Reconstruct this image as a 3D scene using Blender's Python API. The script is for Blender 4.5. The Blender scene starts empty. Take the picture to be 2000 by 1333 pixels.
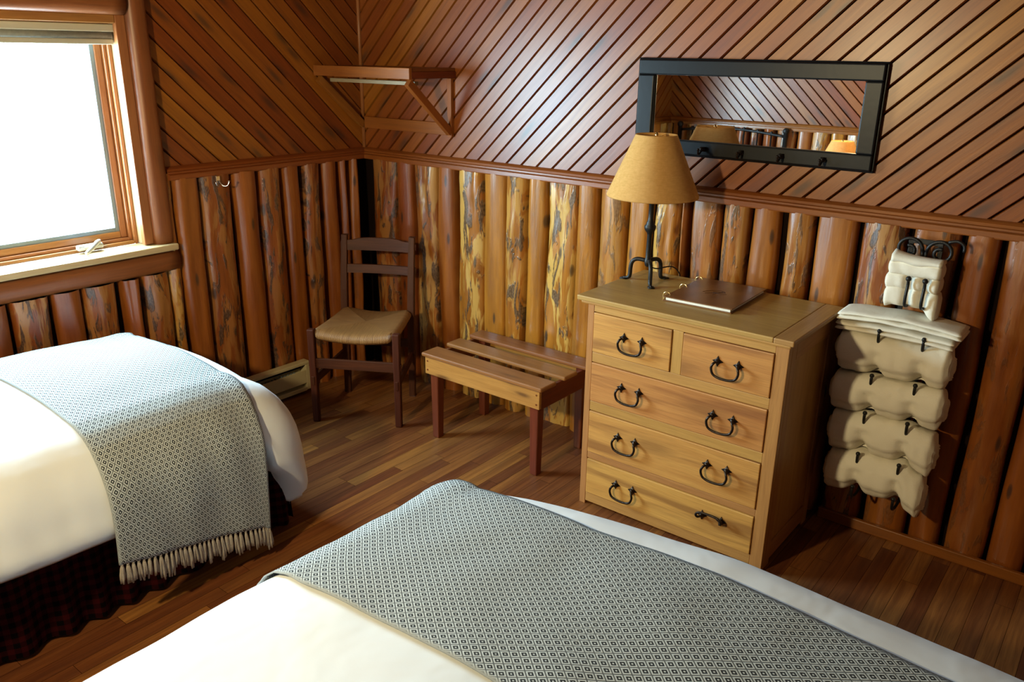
import bpy, bmesh, math, random
from mathutils import Vector, Matrix, noise
PI = math.pi
SC = bpy.context.scene
COL = SC.collection

# ---------------------------------------------------------------- camera
Fw = Vector((-0.58161582, 0.74282892, -0.33155428))
Rt = Vector((0.78423833, 0.62030103, 0.01403126))
Up = Vector((-0.21608628, 0.25185677, 0.9433318))
cd = bpy.data.cameras.new('camera')
cam = bpy.data.objects.new('camera', cd); COL.objects.link(cam)
cam.matrix_world = Matrix(((Rt.x, Up.x, -Fw.x, 3.57277), (Rt.y, Up.y, -Fw.y, -3.19582), (Rt.z, Up.z, -Fw.z, 1.78625), (0, 0, 0, 1)))
cd.sensor_width = 36; cd.lens = 1609.87 / 2000 * 36; cd.clip_start = .02
SC.camera = cam
# ---------------------------------------------------------------- daylight + exposure
W = bpy.data.worlds.new('sky'); SC.world = W; W.use_nodes = True
bg = W.node_tree.nodes['Background']
bg.inputs[0].default_value = (0.60, 0.83, 1.0, 1); bg.inputs[1].default_value = 74
SC.view_settings.view_transform = 'Standard'
SC.view_settings.look = 'None'
SC.view_settings.exposure = -0.12
SC.view_settings.gamma = 1
SC.view_settings.use_curve_mapping = False
SC.cycles.diffuse_bounces = 2
WIN_Y0, WIN_Y1, WIN_Z0, WIN_Z1 = -2.50, -1.33, 0.94, 1.895
pl = bpy.data.lights.new('window_portal', 'AREA'); pl.shape = 'RECTANGLE'
pl.size = WIN_Z1 - WIN_Z0; pl.size_y = WIN_Y1 - WIN_Y0
pl.cycles.is_portal = True
po = bpy.data.objects.new('window_portal', pl); COL.objects.link(po)
po.location = (-0.16, (WIN_Y0 + WIN_Y1) / 2, (WIN_Z0 + WIN_Z1) / 2); po.rotation_euler = (0, -PI / 2, 0)
LAMP_POWER = 1.6
SCONCE_POWER = 53
LAMP_COL = (1.0, 0.83, 0.47)
ROOM_X, ROOM_Y, ROOM_Z, RAIL = 4.9, -3.62, 2.5, 1.216

# ---------------------------------------------------------------- node helpers
def mat(name):
    m = bpy.data.materials.new(name); m.use_nodes = True
    nt = m.node_tree
    return m, nt, nt.nodes['Principled BSDF']
def N(nt, t, **k):
    n = nt.nodes.new(t)
    for a, v in k.items():
        if a == 'i':
            for kk, vv in v.items(): n.inputs[kk].default_value = vv
        else: setattr(n, a, v)
    return n
def LK(nt, a, b): nt.links.new(a, b)
def M2(nt, op, a, b=None, clamp=False):
    n = N(nt, 'ShaderNodeMath', operation=op); n.use_clamp = clamp
    for i, v in enumerate((a, b)):
        if v is None: continue
        if isinstance(v, (int, float)): n.inputs[i].default_value = v
        else: LK(nt, v, n.inputs[i])
    return n.outputs[0]
def MIX(nt, f, a, b, bt='MIX'):
    n = N(nt, 'ShaderNodeMix', data_type='RGBA', blend_type=bt)
    for s, v in ((0, f), (6, a), (7, b)):
        if isinstance(v, (int, float)): n.inputs[s].default_value = v
        elif isinstance(v, tuple): n.inputs[s].default_value = (*v[:3], 1)
        else: LK(nt, v, n.inputs[s])
    return n.outputs[2]
def RAMP(nt, f, stops):
    n = N(nt, 'ShaderNodeValToRGB')
    e = n.color_ramp.elements
    while len(e) < len(stops): e.new(.5)
    for q, (p, c) in zip(e, stops):
        q.position = p; q.color = (c, c, c, 1) if isinstance(c, (int, float)) else (*c, 1)
    LK(nt, f, n.inputs[0]); return n.outputs[0]
def MAPV(nt, src, sc, loc=(0, 0, 0)):
    n = N(nt, 'ShaderNodeMapping'); n.inputs['Scale'].default_value = sc; n.inputs['Location'].default_value = loc
    LK(nt, src, n.inputs[0]); return n.outputs[0]
def NOISE(nt, v, s, d=3, r=.55, dist=0, dim='3D'):
    n = N(nt, 'ShaderNodeTexNoise', noise_dimensions=dim, i={'Scale': s, 'Detail': d, 'Roughness': r, 'Distortion': dist})
    LK(nt, v, n.inputs['Vector']); return n.outputs[0]
def BUMP(nt, b, h, s, d=.002, prev=None):
    n = N(nt, 'ShaderNodeBump', i={'Strength': s, 'Distance': d}); LK(nt, h, n.inputs['Height'])
    if prev: LK(nt, prev, n.inputs['Normal'])
    LK(nt, n.outputs[0], b.inputs['Normal']); return n.outputs[0]

# wood: UV.x metres along the grain, UV.y metres across; attribute rnd varies each board
def wood(name, ca, cb, dark, rough=.35, knots=.5, var=.35, knot_s=(2.2, 9), grain=1.0, spec=.5, coat=0, bump=.25, streak=0.0, streakcol=(.1, .04, .015)):
    m, nt, b = mat(name)
    uv = N(nt, 'ShaderNodeUVMap').outputs[0]
    at = N(nt, 'ShaderNodeAttribute', attribute_name='rnd').outputs['Fac']
    warp = NOISE(nt, MAPV(nt, uv, (1.6, 5, 1)), 1.5, 2)
    vadd = N(nt, 'ShaderNodeVectorMath', operation='ADD'); LK(nt, uv, vadd.inputs[0])
    cx = N(nt, 'ShaderNodeCombineXYZ'); LK(nt, M2(nt, 'MULTIPLY', warp, .035), cx.inputs[1]); LK(nt, cx.outputs[0], vadd.inputs[1])
    wv = vadd.outputs[0]
    g1 = NOISE(nt, MAPV(nt, wv, (1.8, 42, 1)), 1.6, 4, .6)
    g2 = NOISE(nt, MAPV(nt, wv, (6, 260, 1)), 1.5, 2, .6)
    broad = NOISE(nt, MAPV(nt, wv, (.9, 7, 1)), 1.7, 2)
    f = M2(nt, 'ADD', M2(nt, 'MULTIPLY', g1, .75 * grain), M2(nt, 'MULTIPLY', broad, .6))
    f = M2(nt, 'SUBTRACT', f, .17)
    c = MIX(nt, RAMP(nt, f, [(.3, 0.0), (.75, 1.0)]), ca, cb)
    c = MIX(nt, M2(nt, 'MULTIPLY', RAMP(nt, g2, [(.45, 0.0), (.7, 1.0)]), .28 * grain), c, dark)
    if streak:
        st = NOISE(nt, MAPV(nt, wv, (.8, 12, 1), (3.3, 7.1, 0)), 1.2, 4, .55)
        c = MIX(nt, M2(nt, 'MULTIPLY', RAMP(nt, st, [(.50, 0.0), (.60, 1.0)]), streak), c, streakcol)
    if knots:
        vo = N(nt, 'ShaderNodeTexVoronoi', voronoi_dimensions='2D', i={'Scale': 1.0, 'Randomness': 1.0})
        LK(nt, MAPV(nt, wv, (knot_s[0], knot_s[1], 1)), vo.inputs['Vector'])
        k = RAMP(nt, vo.outputs['Distance'], [(.05, 1.0), (.10, .65), (.16, .22), (.3, 0.0)])
        wn = N(nt, 'ShaderNodeSeparateColor'); LK(nt, vo.outputs['Color'], wn.inputs[0])
        k = M2(nt, 'MULTIPLY', k, M2(nt, 'GREATER_THAN', wn.outputs[0], .38))
        c = MIX(nt, M2(nt, 'MULTIPLY', k, knots), c, dark)
    h = N(nt, 'ShaderNodeHueSaturation'); LK(nt, c, h.inputs['Color'])
    LK(nt, M2(nt, 'ADD', M2(nt, 'MULTIPLY', at, var), 1 - var / 2), h.inputs['Value'])
    LK(nt, M2(nt, 'ADD', M2(nt, 'MULTIPLY', at, .02), .49), h.inputs['Hue'])
    LK(nt, h.outputs[0], b.inputs['Base Color'])
    LK(nt, M2(nt, 'ADD', M2(nt, 'MULTIPLY', g1, .12), rough - .06), b.inputs['Roughness'])
    b.inputs['Specular IOR Level'].default_value = spec
    b.inputs['Coat Weight'].default_value = coat; b.inputs['Coat Roughness'].default_value = .29
    BUMP(nt, b, g1, bump, .0015)
    return m

def plain(name, c, rough=.5, metal=0, spec=.5, nz=0, nzs=60, c2=None):
    m, nt, b = mat(name)
    b.inputs['Base Color'].default_value = (*c, 1); b.inputs['Roughness'].default_value = rough
    b.inputs['Metallic'].default_value = metal; b.inputs['Specular IOR Level'].default_value = spec
    tc = N(nt, 'ShaderNodeTexCoord').outputs['Object']
    n = NOISE(nt, tc, nzs, 4)
    if c2: LK(nt, MIX(nt, RAMP(nt, n, [(.35, 0.0), (.65, 1.0)]), c, c2), b.inputs['Base Color'])
    if nz: BUMP(nt, b, n, nz, .002)
    return m

M = {}
M['board'] = wood('varnished_pine_board', (.33, .090, .008), (.20, .047, .005), (.075, .028, .012), rough=.42, knots=.8, var=.42, spec=.4, bump=.35, coat=.42)
M['dark_board'] = wood('low_bounce_board', (.10, .038, .012), (.06, .022, .008), (.02, .008, .004), rough=.45, knots=.5, var=.3)  # darkened to cut bounce light off the unseen ceiling and right wall
M['trim'] = wood('pine_trim', (.33, .100, .016), (.21, .060, .010), (.08, .03, .012), rough=.3, knots=.2, var=.2)
M['casing'] = wood('log_casing', (.29, .085, .020), (.18, .050, .012), (.09, .035, .015), rough=.42, knots=.4, var=.15)
M['sash'] = wood('sash_wood', (.42, .165, .045), (.29, .105, .03), (.12, .05, .02), rough=.35, knots=0, var=.1)
M['jamb'] = wood('pale_jamb', (.60, .42, .22), (.48, .31, .14), (.2, .1, .04), rough=.4, knots=0, var=.1)
M['chest'] = wood('honey_pine', (.54, .27, .078), (.41, .19, .05), (.13, .05, .018), rough=.42, knots=.45, var=.18, knot_s=(1.4, 5), streak=.15, streakcol=(.30, .12, .035))
M['drawer'] = wood('honey_pine_front', (.66, .33, .088), (.50, .215, .052), (.15, .06, .02), rough=.4, knots=.5, var=.22, knot_s=(1.3, 4.5), streak=.75, streakcol=(.26, .10, .03))
M['chest_top'] = wood('honey_pine_top', (.50, .275, .080), (.37, .19, .05), (.16, .07, .02), rough=.45, knots=.25, var=.14, knot_s=(1.4, 5), streak=.2, streakcol=(.3, .13, .04))
M['bench'] = wood('bench_pine', (.50, .225, .055), (.36, .145, .03), (.10, .035, .012), rough=.33, knots=.8, var=.2, knot_s=(3, 12))
M['bench_slat'] = wood('worn_bench_pine', (.34, .135, .036), (.21, .075, .02), (.08, .03, .012), rough=.36, spec=.35, knots=.4, var=.2)
M['bench_leg'] = wood('red_stained_wood', (.20, .048, .014), (.11, .025, .009), (.04, .01, .006), rough=.34, spec=.3, knots=0, var=.15)
M['chair'] = wood('dark_stained_wood', (.115, .034, .013), (.062, .018, .008), (.03, .012, .008), rough=.5, spec=.18, knots=0, var=.2, grain=1.2)
M['floor'] = wood('oak_strip_floor', (.33, .118, .029), (.17, .052, .014), (.05, .018, .01), rough=.42, spec=.35, knots=0, var=.75, grain=1.3, bump=.15, streak=.35, streakcol=(.10, .035, .015))
M['back'] = plain('dark_gap_backing', (.010, .004, .002), .9, spec=.1)
M['blackframe'] = plain('black_paint', (.006, .006, .007), .36, spec=.2, nz=.15, nzs=40)
M['iron'] = plain('wrought_iron', (.014, .013, .013), .45, .3, nz=.5, nzs=120)
M['bronze'] = plain('dark_bronze', (.035, .024, .018), .33, .75, nz=.6, nzs=160)
M['chrome'] = plain('chrome', (.8, .8, .8), .15, 1)
M['brass'] = plain('brass_ring', (.95, .7, .3), .2, 1)
M['crank'] = plain('crank_metal', (.52, .50, .47), .35, .4)
M['heater'] = plain('cream_enamel', (.62, .50, .27), .4)
M['page'] = plain('paper', (.85, .82, .72), .8)
M['gasket'] = plain('window_gasket', (.20, .24, .27), .5)
M['blind'] = plain('blind_fabric', (.34, .33, .26), .7, c2=(.28, .28, .23))
M['cassette'] = plain('blind_cassette', (.52, .47, .34), .5)
M['strut'] = wood('pale_strip', (.42, .35, .24), (.25, .17, .10), (.1, .06, .03), rough=.5, knots=0, var=.2)

def log_mat():
    m, nt, b = mat('peeled_log')
    uv = N(nt, 'ShaderNodeUVMap').outputs[0]       # x along log, y round it
    at = N(nt, 'ShaderNodeAttribute', attribute_name='rnd').outputs['Fac']
    ch = N(nt, 'ShaderNodeAttribute', attribute_name='bark').outputs['Fac']
    g = NOISE(nt, MAPV(nt, uv, (3, 30, 1)), 1.3, 4, .6)
    br = NOISE(nt, MAPV(nt, uv, (1.6, 9, 1)), 1.5, 3, .6)
    c = MIX(nt, RAMP(nt, br, [(.3, 0.0), (.7, 1.0)]), (.42, .128, .016), (.23, .058, .007))
    c = MIX(nt, M2(nt, 'MULTIPLY', RAMP(nt, g, [(.5, 0.0), (.75, 1.0)]), .35), c, (.24, .075, .02))
    # pale cambium, then grey-brown bark remnants, both only on rough logs
    p1 = NOISE(nt, MAPV(nt, uv, (2.2, 10, 1), (5, 3, 0)), 1.3, 4, .62, .5)
    k = M2(nt, 'MULTIPLY', RAMP(nt, p1, [(.48, 0.0), (.53, 1.0)]), M2(nt, 'MULTIPLY', M2(nt, 'MULTIPLY', ch, ch), .75))
    c = MIX(nt, k, c, (.60, .33, .09))
    p2 = NOISE(nt, MAPV(nt, uv, (4.6, 15, 1), (1, 9, 0)), 1.3, 4, .6, .5)
    k2 = M2(nt, 'MULTIPLY', RAMP(nt, p2, [(.545, 0.0), (.585, 1.0)]), M2(nt, 'MINIMUM', M2(nt, 'MULTIPLY', ch, 1.5), .95))
    fl = NOISE(nt, MAPV(nt, uv, (60, 160, 1)), 1.2, 3)
    c = MIX(nt, k2, c, MIX(nt, RAMP(nt, fl, [(.4, 0.0), (.65, 1.0)]), (.055, .025, .013), (.20, .11, .06)))
    vo = N(nt, 'ShaderNodeTexVoronoi', voronoi_dimensions='2D', i={'Scale': 1.0})
    LK(nt, MAPV(nt, uv, (2.6, 7.5, 1)), vo.inputs['Vector'])
    wn = N(nt, 'ShaderNodeSeparateColor'); LK(nt, vo.outputs['Color'], wn.inputs[0])
    kk = M2(nt, 'MULTIPLY', RAMP(nt, vo.outputs['Distance'], [(.04, 1.0), (.075, .6), (.09, .1), (.14, 0.0)]), M2(nt, 'GREATER_THAN', wn.outputs[0], .5))
    c = MIX(nt, M2(nt, 'MULTIPLY', kk, .85), c, (.05, .025, .015))
    h = N(nt, 'ShaderNodeHueSaturation'); LK(nt, c, h.inputs['Color'])
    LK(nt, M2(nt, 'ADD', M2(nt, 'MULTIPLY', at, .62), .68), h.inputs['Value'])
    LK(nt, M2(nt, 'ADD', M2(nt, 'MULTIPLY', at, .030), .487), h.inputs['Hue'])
    LK(nt, h.outputs[0], b.inputs['Base Color'])
    b.inputs['Roughness'].default_value = .34; b.inputs['Specular IOR Level'].default_value = .55; b.inputs['Coat Weight'].default_value = .4; b.inputs['Coat Roughness'].default_value = .2
    hh = M2(nt, 'ADD', M2(nt, 'ADD', M2(nt, 'MULTIPLY', k2, -.6), M2(nt, 'MULTIPLY', k, -.35)), M2(nt, 'MULTIPLY', g, .5))
    hh = M2(nt, 'ADD', hh, M2(nt, 'MULTIPLY', br, 1.2))
    BUMP(nt, b, hh, .55, .005)
    return m
M['log'] = log_mat()

def duvet_mat():
    m, nt, b = mat('white_cotton')
    tc = N(nt, 'ShaderNodeTexCoord').outputs['Object']
    b.inputs['Base Color'].default_value = (.79, .80, .81, 1); b.inputs['Roughness'].default_value = .85
    b.inputs['Specular IOR Level'].default_value = .15; b.inputs['Sheen Weight'].default_value = .15
    n1 = NOISE(nt, tc, 4, 3, .5, .25); n2 = NOISE(nt, tc, 900, 1)
    v = BUMP(nt, b, n1, .5, .02); BUMP(nt, b, n2, .15, .0008, v)
    return m
M['cotton'] = duvet_mat()

def throw_mat():
    m, nt, b = mat('diamond_weave')
    uv = N(nt, 'ShaderNodeUVMap').outputs[0]
    s = N(nt, 'ShaderNodeSeparateXYZ'); LK(nt, uv, s.inputs[0])
    u = M2(nt, 'DIVIDE', s.outputs[0], .0300); v = M2(nt, 'DIVIDE', s.outputs[1], .0240)
    def cell(x):
        f = M2(nt, 'SUBTRACT', M2(nt, 'FRACT', x), .5)
        return M2(nt, 'MULTIPLY', M2(nt, 'ABSOLUTE', f), 2.0)
    p = cell(M2(nt, 'ADD', u, v)); q = cell(M2(nt, 'SUBTRACT', u, v))
    f = M2(nt, 'MAXIMUM', p, q)
    d = RAMP(nt, f, [(.0, 0.0), (.18, 0.0), (.22, 1.0), (.52, 1.0), (.56, .0), (.83, .0), (.88, .7), (.99, .9)])
    # plain selvedge near the long edges (rnd attribute = 1 there)
    at = N(nt, 'ShaderNodeAttribute', attribute_name='rnd').outputs['Fac']
    d = M2(nt, 'ADD', M2(nt, 'MULTIPLY', d, M2(nt, 'SUBTRACT', 1.0, at)), M2(nt, 'MULTIPLY', at, .45))
    wv = NOISE(nt, MAPV(nt, uv, (700, 700, 1)), 1, 1)
    wh = MIX(nt, RAMP(nt, wv, [(.3, 0.0), (.7, 1.0)]), (.66, .69, .68), (.50, .54, .54))
    c = MIX(nt, d, wh, (.036, .038, .042))
    LK(nt, c, b.inputs['Base Color']); b.inputs['Roughness'].default_value = .9; b.inputs['Specular IOR Level'].default_value = .1
    BUMP(nt, b, M2(nt, 'ADD', M2(nt, 'MULTIPLY', d, -.6), M2(nt, 'MULTIPLY', wv, .6)), .5, .0015)
    return m
M['throw'] = throw_mat()
M['tassel'] = plain('cream_yarn', (.50, .42, .33), .9, nz=.8, nzs=500, c2=(.32, .27, .22))

def towel_mat():
    m, nt, b = mat('terry_cloth')
    tc = N(nt, 'ShaderNodeTexCoord').outputs['Object']
    b.inputs['Base Color'].default_value = (.93, .85, .70, 1); b.inputs['Roughness'].default_value = .95
    b.inputs['Specular IOR Level'].default_value = .05
    n = NOISE(nt, tc, 330, 3, .7); n2 = NOISE(nt, tc, 22, 3)
    v = BUMP(nt, b, n, .35, .002); BUMP(nt, b, n2, .3, .008, v)
    return m
M['terry'] = towel_mat()

def plaid_mat():
    m, nt, b = mat('red_plaid')
    uv = N(nt, 'ShaderNodeUVMap').outputs[0]
    s = N(nt, 'ShaderNodeSeparateXYZ'); LK(nt, uv, s.inputs[0])
    a = M2(nt, 'GREATER_THAN', M2(nt, 'FRACT', M2(nt, 'DIVIDE', s.outputs[0], .036)), .5)
    c = M2(nt, 'GREATER_THAN', M2(nt, 'FRACT', M2(nt, 'DIVIDE', s.outputs[1], .036)), .5)
    k = M2(nt, 'MULTIPLY', M2(nt, 'ADD', a, c), .5)
    LK(nt, MIX(nt, k, (.035, .003, .003), (.003, .0015, .0015)), b.inputs['Base Color'])
    b.inputs['Roughness'].default_value = .95; b.inputs['Specular IOR Level'].default_value = .05
    return m
M['plaid'] = plaid_mat()

def rush_mat():
    m, nt, b = mat('woven_rush')
    uv = N(nt, 'ShaderNodeUVMap').outputs[0]
    n = NOISE(nt, MAPV(nt, uv, (330, 8, 1)), 1, 2, .6)
    s = N(nt, 'ShaderNodeSeparateXYZ'); LK(nt, uv, s.inputs[0])
    w = M2(nt, 'ABSOLUTE', M2(nt, 'SINE', M2(nt, 'MULTIPLY', s.outputs[0], 620)))
    c = MIX(nt, RAMP(nt, n, [(.35, 0.0), (.65, 1.0)]), (.42, .205, .062), (.26, .115, .032))
    c = MIX(nt, RAMP(nt, w, [(.0, .75), (.45, 0.0)]), c, (.10, .045, .015))
    LK(nt, c, b.inputs['Base Color']); b.inputs['Roughness'].default_value = .5
    BUMP(nt, b, w, .8, .002)
    return m
M['rush'] = rush_mat()

def leather_mat():
    m, nt, b = mat('brown_leather')
    tc = N(nt, 'ShaderNodeTexCoord').outputs['Object']
    n = NOISE(nt, tc, 9, 4, .6); n2 = NOISE(nt, tc, 300, 2)
    LK(nt, MIX(nt, RAMP(nt, n, [(.3, 0.0), (.7, 1.0)]), (.24, .085, .018), (.13, .042, .010)), b.inputs['Base Color'])
    b.inputs['Roughness'].default_value = .36
    BUMP(nt, b, n2, .25, .001)
    return m
M['leather'] = leather_mat()
M['leather_dark'] = plain('embossed_mark', (.05, .018, .006), .5)

def shade_mat():
    m, nt, b = mat('parchment_shade')
    tc = N(nt, 'ShaderNodeTexCoord').outputs['Object']
    n = NOISE(nt, tc, 60, 5, .7); n2 = NOISE(nt, MAPV(nt, tc, (1, 1, 8)), 40, 2)
    f = M2(nt, 'ADD', M2(nt, 'MULTIPLY', n, .6), M2(nt, 'MULTIPLY', n2, .4))
    col = MIX(nt, RAMP(nt, f, [(.35, 0.0), (.65, 1.0)]), (.86, .52, .19), (.74, .41, .13))
    df = N(nt, 'ShaderNodeBsdfDiffuse'); tr = N(nt, 'ShaderNodeBsdfTranslucent'); mx = N(nt, 'ShaderNodeMixShader')
    LK(nt, col, df.inputs[0]); LK(nt, col, tr.inputs[0]); mx.inputs[0].default_value = .33
    LK(nt, df.outputs[0], mx.inputs[1]); LK(nt, tr.outputs[0], mx.inputs[2])
    LK(nt, mx.outputs[0], nt.nodes['Material Output'].inputs[0])
    return m
M['shade'] = shade_mat()

def glass_mat():
    m, nt, b = mat('window_glass')
    t = N(nt, 'ShaderNodeBsdfTransparent'); g = N(nt, 'ShaderNodeBsdfGlossy', i={'Roughness': .02}); lw = N(nt, 'ShaderNodeLayerWeight', i={'Blend': .5})
    t.inputs[0].default_value = (.95, .98, .97, 1)
    mx = N(nt, 'ShaderNodeMixShader'); LK(nt, M2(nt, 'ADD', M2(nt, 'MULTIPLY', M2(nt, 'POWER', lw.outputs['Facing'], 5.0), .9), .04), mx.inputs[0]); LK(nt, t.outputs[0], mx.inputs[1]); LK(nt, g.outputs[0], mx.inputs[2])
    LK(nt, mx.outputs[0], nt.nodes['Material Output'].inputs[0])
    return m
M['glass'] = glass_mat()
mm, nt_, b_ = mat('mirror_silver')
b_.inputs['Base Color'].default_value = (.90, .91, .90, 1); b_.inputs['Metallic'].default_value = 1; b_.inputs['Roughness'].default_value = .01
M['mirror'] = mm
mm, nt_, b_ = mat('lit_bulb')
b_.inputs['Emission Color'].default_value = (*LAMP_COL, 1); b_.inputs['Emission Strength'].default_value = 8
M['bulb'] = mm
mm, nt_, b_ = mat('frosted_bowl')
b_.inputs['Emission Color'].default_value = (*LAMP_COL, 1); b_.inputs['Emission Strength'].default_value = 12
M['bowl'] = mm
M['bulb_off'] = plain('frosted_bulb', (.8, .8, .78), .3)

# ---------------------------------------------------------------- mesh builder
random.seed(7)
class MB:
    def __init__(s): s.v = []; s.f = []; s.uv = []; s.r = []; s.b = []; s.m = []
    def vert(s, p, r=.5, b=0.0):
        s.v.append(tuple(p)); s.r.append(r); s.b.append(b); return len(s.v) - 1
    def face(s, idx, uv=None, mi=0):
        s.f.append(tuple(idx)); s.uv.append(uv or [(0, 0)] * len(idx)); s.m.append(mi)
    def box(s, lo, hi, grain=0, r=None, mtx=None, taper=None, mi=0):
        """axis box lo..hi; grain axis for UV; taper=(sx,sy) scales bottom in x,y"""
        r = random.random() if r is None else r
        ou, ov = random.uniform(0, 50), random.uniform(0, 50)
        P = []
        cx, cy = (lo[0] + hi[0]) / 2, (lo[1] + hi[1]) / 2
        for z in (0, 1):
            for y in (0, 1):
                for x in (0, 1):
                    p = [hi[0] if x else lo[0], hi[1] if y else lo[1], hi[2] if z else lo[2]]
                    if taper and not z:
                        p[0] = cx + (p[0] - cx) * taper[0]; p[1] = cy + (p[1] - cy) * taper[1]
                    P.append(p)
        base = len(s.v)
        for p in P:
            q = Vector(p)
            if mtx is not None: q = mtx @ q
            s.vert(q, r)
        for fc, ax in (((0, 2, 3, 1), 2), ((4, 5, 7, 6), 2), ((0, 1, 5, 4), 1), ((2, 6, 7, 3), 1), ((0, 4, 6, 2), 0), ((1, 3, 7, 5), 0)):
            oth = [a for a in (0, 1, 2) if a != ax]
            if grain in oth: g = grain; c = [a for a in oth if a != grain][0]
            else: g, c = oth
            s.face([base + i for i in fc], [(P[i][g] + ou, P[i][c] + ov + .31 * ax) for i in fc], mi)
    def tube(s, pts, rad, n=8, closed=False, caps=True, r=None):
        r = random.random() if r is None else r
        pts = [Vector(p) for p in pts]; k = len(pts)
        if not hasattr(rad, '__len__'): rad = [rad] * k
        T = []
        for i in range(k):
            a = pts[(i - 1) % k] if (closed or i > 0) else pts[0]
            b = pts[(i + 1) % k] if (closed or i < k - 1) else pts[-1]
            T.append((b - a).normalized())
        up = Vector((0, 0, 1)) if abs(T[0].z) < .9 else Vector((1, 0, 0))
        nx = T[0].cross(up).normalized(); rings = []; L = 0
        for i in range(k):
            if i: L += (pts[i] - pts[i - 1]).length
            nx = (nx - T[i] * nx.dot(T[i])).normalized(); ny = T[i].cross(nx)
            rings.append(([s.vert(pts[i] + (nx * math.cos(2 * PI * j / n) + ny * math.sin(2 * PI * j / n)) * rad[i], r) for j in range(n)], L))
        m = k if closed else k - 1
        for i in range(m):
            A, la = rings[i]; B, lb = rings[(i + 1) % k]
            if closed and i == k - 1: lb = la + .01
            for j in range(n):
                j2 = (j + 1) % n; c = 2 * PI * rad[i] / n
                s.face([A[j], A[j2], B[j2], B[j]], [(la, j * c), (la, (j + 1) * c), (lb, (j + 1) * c), (lb, j * c)])
        if caps and not closed:
            s.face(rings[0][0][::-1]); s.face(rings[-1][0])
    def lathe(s, prof, n=24, center=(0, 0, 0), r=None, caps=True):
        r = random.random() if r is None else r
        R = []
        for (rr, z) in prof:
            R.append([s.vert((center[0] + rr * math.cos(2 * PI * j / n), center[1] + rr * math.sin(2 * PI * j / n), center[2] + z), r) for j in range(n)])
        for i in range(len(R) - 1):
            for j in range(n):
                j2 = (j + 1) % n
                s.face([R[i][j], R[i][j2], R[i + 1][j2], R[i + 1][j]])
        if caps: s.face(R[0][::-1]); s.face(R[-1])
    def ball(s, c, rad, n=10, sq=(1, 1, 1)):
        m = n // 2; pr = [(math.sin(PI * i / m) * rad, -math.cos(PI * i / m) * rad) for i in range(m + 1)]
        b0 = len(s.v); s.lathe([(max(a, .0003), b) for a, b in pr], n, (0, 0, 0))
        for i in range(b0, len(s.v)):
            p = s.v[i]; s.v[i] = (p[0] * sq[0] + c[0], p[1] * sq[1] + c[1], p[2] * sq[2] + c[2])
    def sheet(s, G, UV=None, closed_u=False, R=None, B=None):
        """grid of points G[i][j]"""
        I = [[s.vert(p, R[i][j] if R else .5, B if B is not None else 0) for j, p in enumerate(row)] for i, row in enumerate(G)]
        ni = len(G); nj = len(G[0])
        for i in range(ni if closed_u else ni - 1):
            i2 = (i + 1) % ni
            for j in range(nj - 1):
                q = [(i, j), (i2, j), (i2, j + 1), (i, j + 1)]
                s.face([I[a][b] for a, b in q], [UV[a][b] for a, b in q] if UV else None)
        return I
    def build(s, name, m, parent=None, bevel=0, smooth=False, sub=0, solid=0, seg=2, auto=True):
        me = bpy.data.meshes.new(name); me.from_pydata(s.v, [], s.f)
        uvl = me.uv_layers.new(name='UVMap'); k = 0
        flat = []
        for u in s.uv:
            for a in u: flat += [a[0], a[1]]
        uvl.data.foreach_set('uv', flat)
        for nm, d in (('rnd', s.r), ('bark', s.b)):
            a = me.attributes.new(nm, 'FLOAT', 'POINT'); a.data.foreach_set('value', d)
        ms = m if isinstance(m, (list, tuple)) else [m]
        for x in ms: me.materials.append(x)
        me.polygons.foreach_set('material_index', s.m)
        if smooth: me.polygons.foreach_set('use_smooth', [True] * len(me.polygons))
        me.update()
        o = bpy.data.objects.new(name, me); COL.objects.link(o)
        if parent: o.parent = parent
        if bevel:
            b = o.modifiers.new('bevel', 'BEVEL'); b.width = bevel; b.segments = seg; b.limit_method = 'ANGLE'; b.angle_limit = .6
            b.harden_normals = False
        if solid:
            q = o.modifiers.new('solid', 'SOLIDIFY'); q.thickness = solid; q.offset = -1
        if sub:
            q = o.modifiers.new('sub', 'SUBSURF'); q.levels = sub; q.render_levels = sub
        return o
def tag(o, label=None, cat=None, group=None, kind=None):
    if label: o['label'] = label
    if cat: o['category'] = cat
    if group: o['group'] = group
    if kind: o['kind'] = kind
    return o
def thing(name, label, cat, loc=(0, 0, 0), rz=0, group=None):
    o = bpy.data.objects.new(name, None); COL.objects.link(o); o.location = loc; o.rotation_euler = (0, 0, rz); o.empty_display_size = .1
    return tag(o, label, cat, group)
def struct_root(name):
    o = bpy.data.objects.new(name, None); COL.objects.link(o); o['kind'] = 'structure'; o.empty_display_size = .1; return o
def copy_tree(o, parent=None):
    c = o.copy(); COL.objects.link(c); c.parent = parent
    for ch in list(o.children): copy_tree(ch, c)
    return c
def nz(x, y=0, z=0): return noise.noise(Vector((x, y, z)))
def lerp(a, b, t): return a + (b - a) * t
def interp(tab, x):
    if x <= tab[0][0]: return tab[0][1:]
    for a, b in zip(tab, tab[1:]):
        if x <= b[0]:
            t = (x - a[0]) / (b[0] - a[0]); return tuple(lerp(p, q, t) for p, q in zip(a[1:], b[1:]))
    return tab[-1][1:]
def smooth_path(pts, n=4):
    """Catmull-Rom through pts"""
    P = [Vector(p) for p in pts]; out = []
    for i in range(len(P) - 1):
        a = P[max(i - 1, 0)]; b = P[i]; c = P[i + 1]; d = P[min(i + 2, len(P) - 1)]
        for k in range(n):
            t = k / n
            out.append(.5 * ((2 * b) + (c - a) * t + (2 * a - 5 * b + 4 * c - d) * t * t + (3 * b - a - 3 * c + d) * t ** 3))
    out.append(P[-1]); return out

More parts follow.
